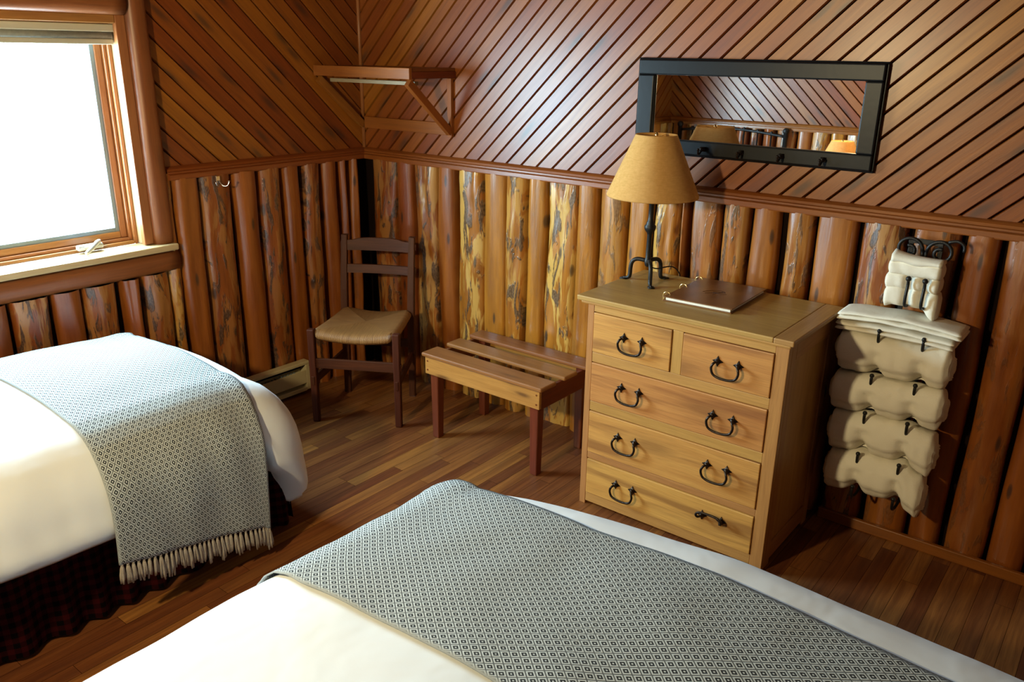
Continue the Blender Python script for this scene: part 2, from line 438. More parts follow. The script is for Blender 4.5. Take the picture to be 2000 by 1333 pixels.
# ---------------------------------------------------------------- room shell
def clip(poly, a, b, c):
    """keep a*x+b*y<=c"""
    out = []
    for i in range(len(poly)):
        p, q = poly[i], poly[(i + 1) % len(poly)]
        dp, dq = a * p[0] + b * p[1] - c, a * q[0] + b * q[1] - c
        if dp <= 0: out.append(p)
        if (dp < 0) != (dq < 0) and dp != dq:
            t = dp / (dp - dq); out.append((p[0] + (q[0] - p[0]) * t, p[1] + (q[1] - p[1]) * t))
    return out
def board_field(mb, rects, ang, pitch, off, place, depth=.012):
    """boards running at ang over rectangles (s0,t0,s1,t1); place(s,t,d) -> 3D, d out of the wall"""
    ca, sa = math.cos(ang), math.sin(ang)
    prof = [(0.0, 0.0), (.0022, 0.0), (.0060, 1.0), (pitch - .0050, 1.0), (pitch - .0012, 0.0), (pitch, 0.0)]
    for (s0, t0, s1, t1) in rects:
        cs = [(s0, t0), (s1, t0), (s1, t1), (s0, t1)]
        ws = [-x * sa + y * ca for x, y in cs]; k0 = math.floor((min(ws) - off) / pitch); k1 = math.ceil((max(ws) - off) / pitch)
        for k in range(k0, k1 + 1):
            w0 = off + k * pitch; rng = random.Random(k * 7919 + int(pitch * 1e5)); r = rng.random(); ou = rng.uniform(0, 90)
            for (a, da), (b, db) in zip(prof, prof[1:]):
                poly = [(s0, t0), (s1, t0), (s1, t1), (s0, t1)]
                poly = clip(poly, sa, -ca, -(w0 + a)); poly = clip(poly, -sa, ca, w0 + b)
                if len(poly) < 3: continue
                idx = []; uv = []
                for (x, y) in poly:
                    w = -x * sa + y * ca - w0
                    d = lerp(da, db, min(1, max(0, (w - a) / (b - a)))) * depth
                    idx.append(mb.vert(place(x, y, d), r)); uv.append((x * ca + y * sa + ou, w + k * 1.37))
                mb.face(idx, uv)
def log_strip(mb, s0, s1, z0, z1, bark, place, depth=.062, seed=0, lean=0.0, tone=None):
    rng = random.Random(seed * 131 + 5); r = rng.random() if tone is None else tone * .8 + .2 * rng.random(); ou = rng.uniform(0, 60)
    nu, nv = 14, 26; w = s1 - s0; G = []; UV = []; dd = depth * rng.uniform(.82, 1.12)
    for i in range(nv + 1):
        t = i / nv; z = lerp(z0, z1, t); row = []; ur = []
        el = nz(z * 2.3 + seed * 9.1, 1.3) * .010 * (1 + bark); er = nz(z * 2.6 + seed * 5.3, 7.7) * .010 * (1 + bark)
        for j in range(nu + 1):
            a = j / nu; th = PI * a
            x = -math.cos(th) * .5 + .5
            s = lerp(s0 + el + .003, s1 + er - .003, x) + lean * (t - .5)
            d = (math.sin(th) ** .46) * dd + .002
            d *= 1 + .16 * nz(z * 1.7 + seed, x * 2.5, seed * .7) + .22 * bark * nz(z * 5 + seed, x * 6, 3.3)
            if bark: d += .008 * bark * nz(z * 17, x * 9 + seed, 1.1) * math.sin(th)
            row.append(place(s, z, max(d, .001))); ur.append((z + ou, x * w * 1.25 + seed * .77))
        G.append(row); UV.append(ur)
    mb.sheet(G, UV, R=[[r] * (nu + 1) for _ in range(nv + 1)], B=bark)
def log_row(mb, edges, z0, z1, place, seed0=0, tone=None):
    for i, (a, b, bk) in enumerate(edges): log_strip(mb, a, b, z0, z1, bk, place, seed=seed0 + i, tone=tone(a) if tone else None)
def auto_logs(a, b, seed):
    rng = random.Random(seed); out = []; x = a; k = 0
    while x < b - .05:
        w = rng.uniform(.11, .17)
        if b - x - w < .07: w = b - x
        out.append((x, x + w - rng.uniform(.0, .012), rng.uniform(.5, 1) if k % 2 else 0.0)); x += w; k += 1
    return out

# wall_back (y = 0)
P_back = lambda s, t, d: (s, -d, t)
wb = struct_root('wall_back')
m = MB(); m.box((-.1, .0, 0), (ROOM_X + .1, .1, ROOM_Z)); m.build('backing', M['back'], wb)
m = MB(); a44 = math.radians(43.8)
w_seam = -1.114 * math.sin(a44) + 1.265 * math.cos(a44)
board_field(m, [(0, RAIL + .02, ROOM_X, ROOM_Z)], a44, .0912 * math.sin(a44), w_seam, P_back)
m.build('diagonal_boards', M['board'], wb)
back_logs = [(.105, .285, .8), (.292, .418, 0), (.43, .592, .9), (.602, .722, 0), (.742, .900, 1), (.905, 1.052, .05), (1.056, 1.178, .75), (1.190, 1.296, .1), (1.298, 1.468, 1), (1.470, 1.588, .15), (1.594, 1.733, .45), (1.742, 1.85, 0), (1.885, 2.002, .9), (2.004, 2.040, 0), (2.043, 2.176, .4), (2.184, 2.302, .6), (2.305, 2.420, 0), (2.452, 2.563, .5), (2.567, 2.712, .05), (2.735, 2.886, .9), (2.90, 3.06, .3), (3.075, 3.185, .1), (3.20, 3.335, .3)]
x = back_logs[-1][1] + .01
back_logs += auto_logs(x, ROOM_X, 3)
m = MB(); log_row(m, back_logs, 0.0, RAIL + .005, P_back, 1, lambda x: .12 if x < .42 else .35 if x < .7 else 1.0 if x < 1.9 else .62 if x < 2.7 else .3)  # window-lit logs made paler, corner logs darker: light put into their colour
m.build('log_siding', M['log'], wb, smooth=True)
# wall_left (x = 0), with the window opening
P_left = lambda s, t, d: (d, s, t)
wl = struct_root('wall_left')
m = MB()
for lo, hi in (((-.1, ROOM_Y - .1, 0), (0, WIN_Y0, ROOM_Z)), ((-.1, WIN_Y1, 0), (0, 0, ROOM_Z)), ((-.1, WIN_Y0, 0), (0, WIN_Y1, .90)), ((-.1, WIN_Y0, WIN_Z1), (0, WIN_Y1, ROOM_Z))): m.box(lo, hi)
m.build('backing', M['back'], wl)
m = MB(); a_l = math.radians(180 - 43.5)
off = -(-.912) * math.sin(a_l) + 1.265 * math.cos(a_l)
board_field(m, [(WIN_Y1 + .005, RAIL + .02, 0, ROOM_Z), (WIN_Y0 - .005, WIN_Z1 + .03, WIN_Y1 + .005, ROOM_Z), (ROOM_Y, RAIL + .02, WIN_Y0 - .005, ROOM_Z)], a_l, .101 * math.sin(math.radians(43.5)), off, P_left)
m.build('diagonal_boards', M['board'], wl)
ll = [(-.165, -.10, .2), (-.232, -.180, 0), (-.352, -.250, 0), (-.478, -.366, .6), (-.598, -.492, 0), (-.742, -.610, .65), (-.886, -.754, 0), (-1.062, -.899, .65), (-1.195, -1.072, 0)]
m = MB()
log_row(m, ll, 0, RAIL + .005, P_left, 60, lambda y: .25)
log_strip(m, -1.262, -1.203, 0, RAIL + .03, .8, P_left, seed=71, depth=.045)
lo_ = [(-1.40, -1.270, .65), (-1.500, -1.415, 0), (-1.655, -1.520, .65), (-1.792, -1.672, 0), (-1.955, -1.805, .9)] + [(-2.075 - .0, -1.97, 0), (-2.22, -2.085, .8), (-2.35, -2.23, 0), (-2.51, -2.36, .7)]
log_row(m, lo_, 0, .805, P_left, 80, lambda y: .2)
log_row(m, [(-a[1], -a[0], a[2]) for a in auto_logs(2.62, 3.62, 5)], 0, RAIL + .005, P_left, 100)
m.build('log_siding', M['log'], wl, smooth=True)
# wall_front (y = ROOM_Y) and wall_right, seen in the mirror
P_front = lambda s, t, d: (s, ROOM_Y + d, t)
wf = struct_root('wall_front')
m = MB(); m.box((-.1, ROOM_Y - .1, 0), (ROOM_X + .1, ROOM_Y, ROOM_Z)); m.build('backing', M['back'], wf)
m = MB(); board_field(m, [(0, RAIL + .02, ROOM_X, ROOM_Z)], math.radians(136), .064, .01, P_front); m.build('diagonal_boards', M['board'], wf)
m = MB(); log_row(m, auto_logs(.07, ROOM_X, 11), 0, RAIL + .005, P_front, 140); m.build('log_siding', M['log'], wf, smooth=True)
P_right = lambda s, t, d: (ROOM_X - d, s, t)
wr = struct_root('wall_right')
m = MB(); m.box((ROOM_X, ROOM_Y, 0), (ROOM_X + .1, 0, ROOM_Z)); m.build('backing', M['back'], wr)
m = MB(); board_field(m, [(ROOM_Y, RAIL + .02, 0, ROOM_Z)], math.radians(44), .064, .01, P_right); m.build('diagonal_boards', M['dark_board'], wr)
m = MB(); log_row(m, [(-a[1], -a[0], a[2]) for a in auto_logs(.07, 3.6, 13)], 0, RAIL + .005, P_right, 180); m.build('log_siding', M['log'], wr, smooth=True)
# ceiling
m = MB(); ce = struct_root('ceiling')
board_field(m, [(0, ROOM_Y, ROOM_X, 0)], 0, .09, 0, lambda s, t, d: (s, t, ROOM_Z - d)); m.build('boards', M['dark_board'], ce)
m = MB(); m.box((-.1, ROOM_Y - .1, ROOM_Z), (ROOM_X + .1, .1, ROOM_Z + .1)); m.build('backing', M['back'], ce)
# floor: strips along y
m = MB(); fl = struct_root('floor')
PW = .058; k = 0; xx = 1.2150 - 21 * PW
while xx < ROOM_X:
    y = ROOM_Y - random.uniform(0, 1)
    while y < 0:
        L = random.uniform(.35, 1.15); y2 = min(y + L, 0)
        r = random.random(); ou = random.uniform(0, 80); x0 = max(xx, -.0); x1 = min(xx + PW, ROOM_X)
        ya = max(y, ROOM_Y)
        if y2 > ya and x1 > x0:
            g = .0006
            zt = random.uniform(-.0003, .0)
            P = [(x0 + g, ya + g, zt), (x1 - g, ya + g, zt), (x1 - g, y2 - g, zt), (x0 + g, y2 - g, zt)]
            m.face([m.vert(p, r) for p in P], [(p[1] + ou, p[0] + k * .6) for p in P])
        y = y2
        if y2 >= 0: break
    xx += PW; k += 1
m.build('floor_boards', M['floor'], fl)
m = MB(); m.box((-.1, ROOM_Y - .1, -.1), (ROOM_X + .1, .1, -.002)); m.build('backing', M['back'], fl)

# rails (chair-rail mouldings)
def moulding(name, prof, p0, p1, out, mt, zb=0):
    """prof: list of (d,z) cross-section; runs p0->p1 (xy), out=unit vec into the room"""
    m = MB(); r = random.random(); n = len(prof); ou = random.uniform(0, 9)
    L = (Vector(p1) - Vector(p0)).length; rows = []
    for p, l in ((p0, 0), (p1, L)):
        rows.append([m.vert((p[0] + out[0] * d, p[1] + out[1] * d, z + zb), r) for d, z in prof])
    per = 0
    for i in range(n):
        j = (i + 1) % n; d = math.dist(prof[i], prof[j])
        m.face([rows[0][i], rows[0][j], rows[1][j], rows[1][i]], [(ou, per), (ou, per + d), (L + ou, per + d), (L + ou, per)]); per += d
    m.face(rows[0]); m.face(rows[1][::-1])
    bm = bmesh.new(); o = m.build(name, mt); bm.from_mesh(o.data); bmesh.ops.recalc_face_normals(bm, faces=bm.faces); bm.to_mesh(o.data); bm.free()
    o['kind'] = 'structure'; return o
RP = [(0, RAIL), (.075, RAIL), (.077, RAIL + .004), (.077, RAIL + .022), (.070, RAIL + .025), (.060, RAIL + .027), (.060, RAIL + .034), (.050, RAIL + .037), (.046, RAIL + .046), (.034, RAIL + .052), (.022, RAIL + .056), (0, RAIL + .058)]
RP = [(d * .78, z) for d, z in RP]
moulding('trim_1', RP, (0, 0), (ROOM_X, 0), (0, -1), M['trim'])
moulding('trim_2', RP, (0, -.03), (0, -1.215), (1, 0), M['trim'])
moulding('trim_3', RP, (0, WIN_Y0 - .10), (0, ROOM_Y), (1, 0), M['trim'])
moulding('trim_4', RP, (0, ROOM_Y), (ROOM_X, ROOM_Y), (0, 1), M['trim'])
moulding('trim_5', RP, (ROOM_X, 0), (ROOM_X, ROOM_Y), (-1, 0), M['trim'])
m = MB(); m.tube([(.016, -.016, RAIL + .055), (.016, -.016, ROOM_Z)], .011, 10); o = m.build('trim_6', M['sash'], smooth=True); o['kind'] = 'structure'
m = MB(); m.box((2.74, -.085, 0), (ROOM_X, -.066, .045), 0); o = m.build('baseboard_back', M['trim'], bevel=.004); o['kind'] = 'structure'

# ---------------------------------------------------------------- window
wn = struct_root('window_1')
def half_log(mb, p0, p1, out, side, w, d, seed=0):
    """rounded log casing from p0 to p1; out: into the room, side: width dir"""
    p0, p1, out, side = map(Vector, (p0, p1, out, side)); L = (p1 - p0).length; G = []; UV = []
    ou = random.uniform(0, 30)
    for i in range(21):
        t = i / 20; c = p0.lerp(p1, t); row = []; ur = []
        ww = w * (1 + .05 * nz(t * L * 2 + seed, 2.2)); 
        for j in range(13):
            th = PI * j / 12; s = -math.cos(th) * .5 * ww; q = math.sin(th) ** .45 * d * (1 + .06 * nz(t * L * 3 + seed, j * .3))
            row.append(tuple(c + side * s + out * q)); ur.append((t * L + ou, s * 1.2 + seed))
        G.append(row); UV.append(ur)
    I = mb.sheet(G, UV); mb.face(I[0]); mb.face(I[-1][::-1])
m = MB(); half_log(m, (0, -1.266, .938), (0, -1.266, 2.49), (1, 0, 0), (0, 1, 0), .094, .062, 1); m.build('window_casing', M['casing'], wn, smooth=True)
m = MB(); half_log(m, (0, WIN_Y0 - .062, .938), (0, WIN_Y0 - .062, 2.49), (1, 0, 0), (0, 1, 0), .094, .062, 3); m.build('window_casing', M['casing'], wn, smooth=True)
m = MB(); half_log(m, (0, WIN_Y0 - .01, 1.965), (0, WIN_Y1 + .01, 1.965), (1, 0, 0), (0, 0, 1), .12, .07, 5); m.build('window_header', M['casing'], wn, smooth=True)
m = MB()
m.box((-.0, WIN_Y1 - .025, WIN_Z0), (.028, WIN_Y1 + .018, WIN_Z1 + .012), 2)
m.box((-.0, WIN_Y0 - .018, WIN_Z0), (.028, WIN_Y0 + .025, WIN_Z1 + .012), 2)
m.box((-.0, WIN_Y0 + .025, WIN_Z1 - .022), (.027, WIN_Y1 - .025, WIN_Z1 + .012), 1)
m.build('inner_trim', M['sash'], wn, bevel=.004)
m = MB()   # deep jamb liner
m.box((-.145, WIN_Y1 - .012, WIN_Z0), (-.001, WIN_Y1, WIN_Z1), 2); m.box((-.145, WIN_Y0, WIN_Z0), (-.001, WIN_Y0 + .012, WIN_Z1), 2); m.box((-.145, WIN_Y0 + .012, WIN_Z1 - .012), (-.001, WIN_Y1 - .012, WIN_Z1), 1)
m.build('jamb', M['jamb'], wn)
# stepped frame + sash
def rect_frame(mb, x0, x1, y0, y1, z0, z1, w):
    mb.box((x0, y0, z0), (x1, y0 + w, z1), 2); mb.box((x0, y1 - w, z0), (x1, y1, z1), 2)
    mb.box((x0, y0 + w, z0), (x1, y1 - w, z0 + w), 1); mb.box((x0, y0 + w, z1 - w), (x1, y1 - w, z1), 1)
m = MB(); yA, yB, zA, zB = WIN_Y0 + .012, WIN_Y1 - .012, WIN_Z0 - .005, WIN_Z1 - .012
rect_frame(m, -.14, -.055, yA, yB, zA, zB, .016)
rect_frame(m, -.14, -.072, yA + .016, yB - .016, zA + .016, zB - .016, .014)
m.build('window_frame', M['sash'], wn, bevel=.003)
m = MB(); rect_frame(m, -.135, -.088, yA + .030, yB - .030, zA + .030, zB - .030, .030); m.build('sash', M['sash'], wn, bevel=.004)
m = MB(); rect_frame(m, -.125, -.095, yA + .058, yB - .058, zA + .058, zB - .058, .020); m.build('gasket', M['gasket'], wn, bevel=.002)
m = MB(); m.box((-.113, yA + .070, zA + .070), (-.109, yB - .070, zB - .070)); m.build('pane', M['glass'], wn)
m = MB(); m.box((-.06, WIN_Y0 - .10, .907), (.085, WIN_Y1 + .105, .936), 1); m.build('window_sill', M['jamb'], wn, bevel=.006)
m = MB(); half_log(m, (0.0, WIN_Y0 - .10, .853), (0.0, WIN_Y1 + .115, .853), (1, 0, 0), (0, 0, 1), .10, .066, 8); m.build('sill_apron', M['casing'], wn, smooth=True)
# crank
m = MB(); m.box((-.055, -1.625, .948), (-.022, -1.515, .972)); mo = m.build('crank_base', M['crank'], wn, bevel=.008, seg=3)
m = MB(); m.tube(smooth_path([(-.03, -1.53, .973), (-.005, -1.545, .985), (.012, -1.585, .962), (.02, -1.615, .945)]), [.008] * 5 + [.010] * 4 + [.009] * 4, 10); m.build('crank_handle', M['crank'], wn, smooth=True)
# roller blind, half-raised
t = thing('roller_blind', 'rolled-up beige roller blind in a cassette at the top of the window', 'blind', (-.03, (WIN_Y0 + WIN_Y1) / 2, 1.84))
hw = (WIN_Y1 - WIN_Y0) / 2 - .015
m = MB(); m.box((-.024, -hw, .000), (.028, hw, .030), 1); m.build('cassette', M['cassette'], t, bevel=.004)
m = MB(); m.tube([(0, -hw + .01, -.012), (0, hw - .01, -.012)], .020, 14); m.build('fabric_roll', M['blind'], t, smooth=True)
m = MB(); m.box((-.016, -hw + .006, -.050), (.016, hw - .006, -.028)); m.build('bottom_bar', M['cassette'], t, bevel=.004)

# ---------------------------------------------------------------- corner shelf
t = thing('corner_shelf', 'brown wooden corner shelf on diagonal braces high in the room corner', 'shelf', (.03, -.02, 1.375))
def sb(name, lo, hi, g=0, mt='trim', bev=.002, mtx=None):
    m = MB(); m.box((lo[0] - .03, lo[1] + .02, lo[2] - 1.375), (hi[0] - .03, hi[1] + .02, hi[2] - 1.375), g, mtx=mtx); return m.build(name, M[mt], t, bevel=bev)
sb('shelf_board', (.014, -.32, 1.690), (.70, -.014, 1.706), 0, 'bench_leg')
sb('front_board', (.014, -.338, 1.656), (.705, -.320, 1.707), 0, 'trim')
sb('side_board', (.690, -.320, 1.658), (.705, -.014, 1.690), 1, 'bench_leg')
sb('closet_rod', (.05, -.262, 1.626), (.665, -.238, 1.644), 0, 'strut')
def bar(name, p, q, w, h, mt, wd=(1, 0, 0), par=None, off=(0, 0, 0)):
    """rectangular bar from p to q; w along wd"""
    p, q = Vector(p) - Vector(off), Vector(q) - Vector(off); d = (q - p).normalized(); wd = Vector(wd); wd = (wd - d * wd.dot(d)).normalized(); n = d.cross(wd)
    mt4 = Matrix((( d.x, wd.x, n.x, p.x), (d.y, wd.y, n.y, p.y), (d.z, wd.z, n.z, p.z), (0, 0, 0, 1)))
    m = MB(); m.box((0, -w / 2, -h / 2), ((q - p).length, w / 2, h / 2), 0, mtx=mt4)
    return m.build(name, M[mt], par, bevel=.002)
o3 = (.03, -.02, 1.375)
bar('brace', (.675, -.318, 1.642), (.675, -.030, 1.395), .028, .036, 'trim', par=t, off=o3)
bar('brace', (.028, -.318, 1.642), (.028, -.030, 1.395), .028, .036, 'trim', par=t, off=o3)
sb('wall_cleat', (.045, -.034, 1.380), (.66, -.014, 1.440), 0, 'trim')
sb('wall_upright', (.661, -.034, 1.372), (.689, -.014, 1.657), 2, 'trim')

# coat hook
t = thing('coat_hook', 'small chrome double coat hook under the rail on the window wall', 'hook', (.074, -.985, 1.175))
m = MB(); m.box((-.004, -.011, .0), (.002, .011, .042)); m.build('plate', M['chrome'], t, bevel=.003, seg=3)
m = MB()
for sg in (-1, 1):
    m.tube(smooth_path([(0, sg * .003, .018), (.018, sg * .012, -.004), (.032, sg * .026, -.003), (.036, sg * .034, .014)], 4), .0035, 8)
    m.ball((.036, sg * .034, .016), .006)
m.build('prong', M['chrome'], t, smooth=True)

# ---------------------------------------------------------------- mirror
t = thing('wall_mirror', 'wide black-framed wall mirror with coat pegs along its bottom rail', 'mirror', (2.24, -.013, 1.395))
X0, X1, Z1 = -.487, .487, .370
def mf(name, lo, hi, g=0): 
    m = MB(); m.box(lo, hi, g); return m.build(name, M['blackframe'], t, bevel=.006, seg=3)
m = MB(); FT = .030
m.box((X0, -FT, 0), (X1, 0, .058), 0); m.box((X0, -FT, Z1 - .060), (X1, 0, Z1), 0); m.box((X0, -FT, .058), (X0 + .072, 0, Z1 - .060), 2); m.box((X1 - .062, -FT, .058), (X1, 0, Z1 - .060), 2)
m.build('frame', M['blackframe'], t, bevel=.006, seg=3)
m = MB(); m.box((X0 - .008, -.018, -.006), (X1 + .008, -.001, .0)); m.box((X0 - .008, -.018, Z1), (X1 + .008, -.001, Z1 + .006)); m.box((X0 - .008, -.018, 0), (X0, -.001, Z1)); m.box((X1, -.018, 0), (X1 + .008, -.001, Z1)); m.build('outer_bead', M['blackframe'], t, bevel=.003)
m = MB(); m.box((X0 + .071, -.013, .057), (X1 - .061, -.010, Z1 - .059)); m.build('mirror_glass', M['mirror'], t)
for hx in (2.070, 2.235, 2.397, 2.556):
    m = MB(); x = hx - 2.24
    m.box((x - .010, -FT - .004, .020), (x + .010, -FT, .038)); m.ball((x, -FT - .012, .030), .009)
    m.tube(smooth_path([(x, -FT - .010, .026), (x, -FT - .030, .012), (x, -FT - .040, .016), (x, -FT - .042, .028)], 3), .004, 8); m.ball((x, -FT - .042, .030), .006)
    m.build('peg', M['bronze'], t, smooth=True)

# ---------------------------------------------------------------- chest of drawers
CX, CY = 2.316, -.368
dr = thing('chest_of_drawers', 'honey pine chest of drawers with dark iron pulls against the log wall', 'chest of drawers', (CX, CY, 0))
bx0, bx1, by0, by1, H = 1.918 - CX, 2.714 - CX, -.606 - CY, -.14 - CY, .880
m = MB()
def ST(lo, hi, g, mm=m): mm.box(lo, hi, g)
# stiles, rails (face frame)
ST((bx0, by0, 0), (bx0 + .028, by0 + .03, H), 2); ST((bx1 - .046, by0, 0), (bx1, by0 + .03, H), 2)
fx0, fx1 = bx0 + .028, bx1 - .046
for z0, z1 in ((0.015, .055), (.215, .243), (.430, .470), (.637, .677), (.843, H)): ST((fx0, by0 + .001, z0), (fx1, by0 + .025, z1), 0)
ST((2.286 - CX, by0 + .0005, .677), (2.328 - CX, by0 + .025, .843), 2)
m.build('face_frame', M['chest'], dr, bevel=.002)
m = MB()
for x0, x1 in ((bx0, bx0 + .018), (bx1 - .018, bx1)):   # side frames: stiles + rails with recessed panel
    ST((x0, by0 + .03, 0), (x1, by0 + .075, H), 2, m); ST((x0, by1 - .05, 0), (x1, by1, H), 2, m)
    ST((x0, by0 + .075, .02), (x1, by1 - .05, .09), 1, m); ST((x0, by0 + .075, H - .07), (x1, by1 - .05, H), 1, m)
    xm = (x0 + x1) / 2; ST((xm - .003, by0 + .075, .09), (xm + .003, by1 - .05, H - .07), 2, m)
ST((bx0 + .018, by1 - .012, .03), (bx1 - .018, by1 - .002, H), 0, m); ST((bx0 + .018, by0 + .03, .02), (bx1 - .018, by1 - .012, .035), 0, m)
m.build('side_panels', M['chest'], dr, bevel=.002)
m = MB(); TX0, TX1, TY0, TY1 = 1.879 - CX, 2.733 - CX, -.629 - CY, -.112 - CY
m.box((TX0, TY0, H + .004), (TX1 - .07, TY1, H + .024), 0); m.box((TX1 - .07, TY0, H + .004), (TX1, TY1, H + .024), 1)
m.build('top', M['chest_top'], dr, bevel=.004)
m = MB(); m.box((TX0 + .014, TY0 + .010, H - .008), (TX1 - .012, TY1, H + .004), 0); m.build('top_moulding', M['chest'], dr, bevel=.004)
def diamond(mb, x, y, z, s, th=.004):
    b0 = len(mb.v)
    ring = []
    for k in range(8):
        a = PI / 4 * k; rr = s * (1.0 if k % 2 == 0 else .50)
        ring.append((x + rr * math.cos(a), z + rr * math.sin(a)))
    A = [mb.vert((p[0], y, p[1])) for p in ring]; B = [mb.vert((x + (p[0] - x) * .9, y - th, z + (p[1] - z) * .9)) for p in ring]
    for k in range(8): mb.face([A[k], A[(k + 1) % 8], B[(k + 1) % 8], B[k]])
    mb.face(B); mb.ball((x, y - th - .002, z), .009)
def make_pull(par, x, y, z, up=False):
    m = MB(); w = .0385; q = -1 if not up else 1
    for sg in (-1, 1): diamond(m, x + sg * w, y, z, .021)
    pts = [(-w, -.008, 0), (-w - .006, -.022, -.003), (-w - .012, -.026, -.020), (-w - .004, -.026, -.042), (-w + .016, -.026, -.051), (0, -.026, -.053)]
    pts = pts + [(-a, b, c) for a, b, c in pts[-2::-1]]
    if up: pts = [(a, b - .006, -c * .52) for a, b, c in pts]
    m.tube(smooth_path([(x + a, y + b, z + c) for a, b, c in pts], 3), .0046, 8)
    return m.build('pull', M['bronze'], par, smooth=True)
def drawer(x0, x1, z0, z1, pulls, lab=None):
    m = MB(); g = .0022
    m.box((x0 + g, by0 - .004, z0 + g), (x1 - g, by0 + .018, z1 - g), 0)
    o = m.build('drawer', M['drawer'], dr, bevel=.003)
    m = MB(); m.box((x0 + .012, by0 + .019, z0 + .01), (x1 - .012, by1 - .04, z1 - .012)); m.build('drawer_box', M['chest'], o)
    for (px, pz, up) in pulls: make_pull(o, px - CX, by0 - .004, pz, up)
    if lab: o['label'] = lab
    return o
drawer(1.946 - CX, 2.286 - CX, .677, .843, [(2.126, .768, False)], 'small left drawer')
drawer(2.328 - CX, fx1, .677, .843, [(2.508, .768, False)], 'small right drawer')
drawer(fx0, fx1, .470, .637, [(2.128, .564, False), (2.510, .562, False)])
drawer(fx0, fx1, .243, .430, [(2.126, .352, False), (2.508, .362, False)])
drawer(fx0, fx1, .055, .215, [(2.130, .142, False), (2.508, .150, True)], 'bottom drawer with its right pull flipped up')

# ---------------------------------------------------------------- table lamps
def make_lamp(name, label, loc, rz=0, lit=False):
    t = thing(name, label, 'lamp', loc, rz)
    for k in range(3):
        a = 2 * PI * k / 3; c, s = math.cos(a), math.sin(a)
        prof = [(.006, .088), (.045, .090), (.066, .076), (.072, .050), (.073, .022), (.080, .008), (.102, .005)]
        m = MB(); m.tube(smooth_path([(r * c, r * s, z) for r, z in prof], 3), [.0085] * 15 + [.0075, .0065, .005, .0045], 10)
        m.box((-.013, -.012, .0), (.015, .012, .005), mtx=Matrix.Translation((.098 * c, .098 * s, 0)) @ Matrix.Rotation(a, 4, 'Z'))
        m.build('leg', M['iron'], t, smooth=True)
    m = MB()
    m.lathe([(.004, .062), (.011, .068), (.014, .080), (.0135, .092), (.0105, .100), (.0105, .125), (.0095, .195), (.0125, .203), (.020, .212), (.0235, .222), (.0235, .230), (.016, .240), (.0165, .243), (.0125, .252), (.0105, .262), (.0105, .318), (.016, .322), (.036, .330), (.038, .334), (.030, .336), (.013, .332), (.013, .380)], 20)
    m.build('stem', M['iron'], t, smooth=True)
    # shade: thin cone with real thickness
    zb, zt, rb, rt = .350, .588, .180, .080; m = MB()
    m.lathe([(rb - .002, zb), (rb, zb - .001), (rb + .001, zb + .004), (rt + .001, zt - .003), (rt, zt), (rt - .002, zt - .002), (rb - .003, zb + .004), (rb - .002, zb)], 56, caps=False)
    m.build('lamp_shade', M['shade'], t, smooth=True)
    m = MB()
    for k in range(3):
        a = 2 * PI * k / 3 + .4; m.tube([(0, 0, zt - .012), (rt * math.cos(a) * .97, rt * math.sin(a) * .97, zt - .006)], .0015, 6)
    m.lathe([(.003, zt - .02), (.006, zt - .012), (.008, zt - .002), (.004, zt + .008), (.001, zt + .010)], 12)
    for sg in (-1, 1): m.tube(smooth_path([(0, sg * .012, .375), (0, sg * .045, .44), (0, sg * .035, .53), (0, 0, zt - .014)], 4), .0018, 6)
    m.build('harp', M['brass'], t, smooth=True)
    m = MB(); m.lathe([(.012, .380), (.014, .395), (.028, .43), (.031, .455), (.024, .482), (.008, .494), (.001, .495)], 16); m.build('bulb', M['bulb'] if lit else M['bulb_off'], t, smooth=True)
    if lit:
        L = bpy.data.lights.new('lamp_light', 'POINT'); L.energy = LAMP_POWER; L.color = LAMP_COL; L.shadow_soft_size = .035
        lo = bpy.data.objects.new('lamp_light', L); COL.objects.link(lo); lo.parent = t; lo.location = (0, 0, .53)
    return t
make_lamp('table_lamp', 'black wrought iron tripod table lamp with parchment shade on the chest', (1.988, -.285, H + .0245), math.radians(65 + 125))
m = MB(); z0 = H + .029
m.tube(smooth_path([(1.998, -.27, z0 + .055), (2.01, -.24, z0 + .045), (2.04, -.18, z0 + .048), (2.052, -.135, z0 + .02), (2.05, -.105, z0 - .03), (2.05, -.09, z0 - .2), (2.06, -.085, z0 - .5)], 4), .0028, 6)
tag(m.build('power_cord', M['iron'], smooth=True), 'thin black cord running from the table lamp down behind the chest', 'cord')

# ---------------------------------------------------------------- binder
t = thing('leather_binder', 'brown leather ring binder lying on the chest beside the lamp', 'binder', (2.304, -.308, H + .0245), math.radians(2.0))
m = MB(); m.box((-.138, -.174, .000), (.134, .174, .003)); m.build('back_cover', M['leather'], t, bevel=.001)
m = MB(); m.box((-.128, -.168, .0034), (.128, .168, .0125)); m.build('pages', M['page'], t, bevel=.001)
rot = Matrix.Rotation(math.radians(-.9), 4, 'Y')
m = MB(); m.box((-.136, -.175, .0155), (.136, .175, .0185)); m.build('front_cover', M['leather'], t, bevel=.0012)
for yy in (-.145, 0.0, .145):
    m = MB(); m.tube([(-.135 + .016 * math.cos(a), yy, .010 + .018 * math.sin(a)) for a in [2 * PI * k / 16 for k in range(16)]], .0022, 6, closed=True); m.build('ring', M['brass'], t, smooth=True)
m = MB()   # embossed flourish: looping script mark with three short strokes
for pts in ([(-.045, -.02), (-.02, .015), (.01, .03), (.03, .018), (.015, -.004), (-.01, -.008), (.005, .012), (.035, .01)], [(-.03, -.035), (-.005, -.012), (.02, -.018), (.045, -.005)], [(.0, -.03), (.012, .0), (.018, .03)]):
    m.tube(smooth_path([(a, b, .0186) for a, b in pts], 5), .0011, 5)
m.build('embossed_mark', M['leather_dark'], t)

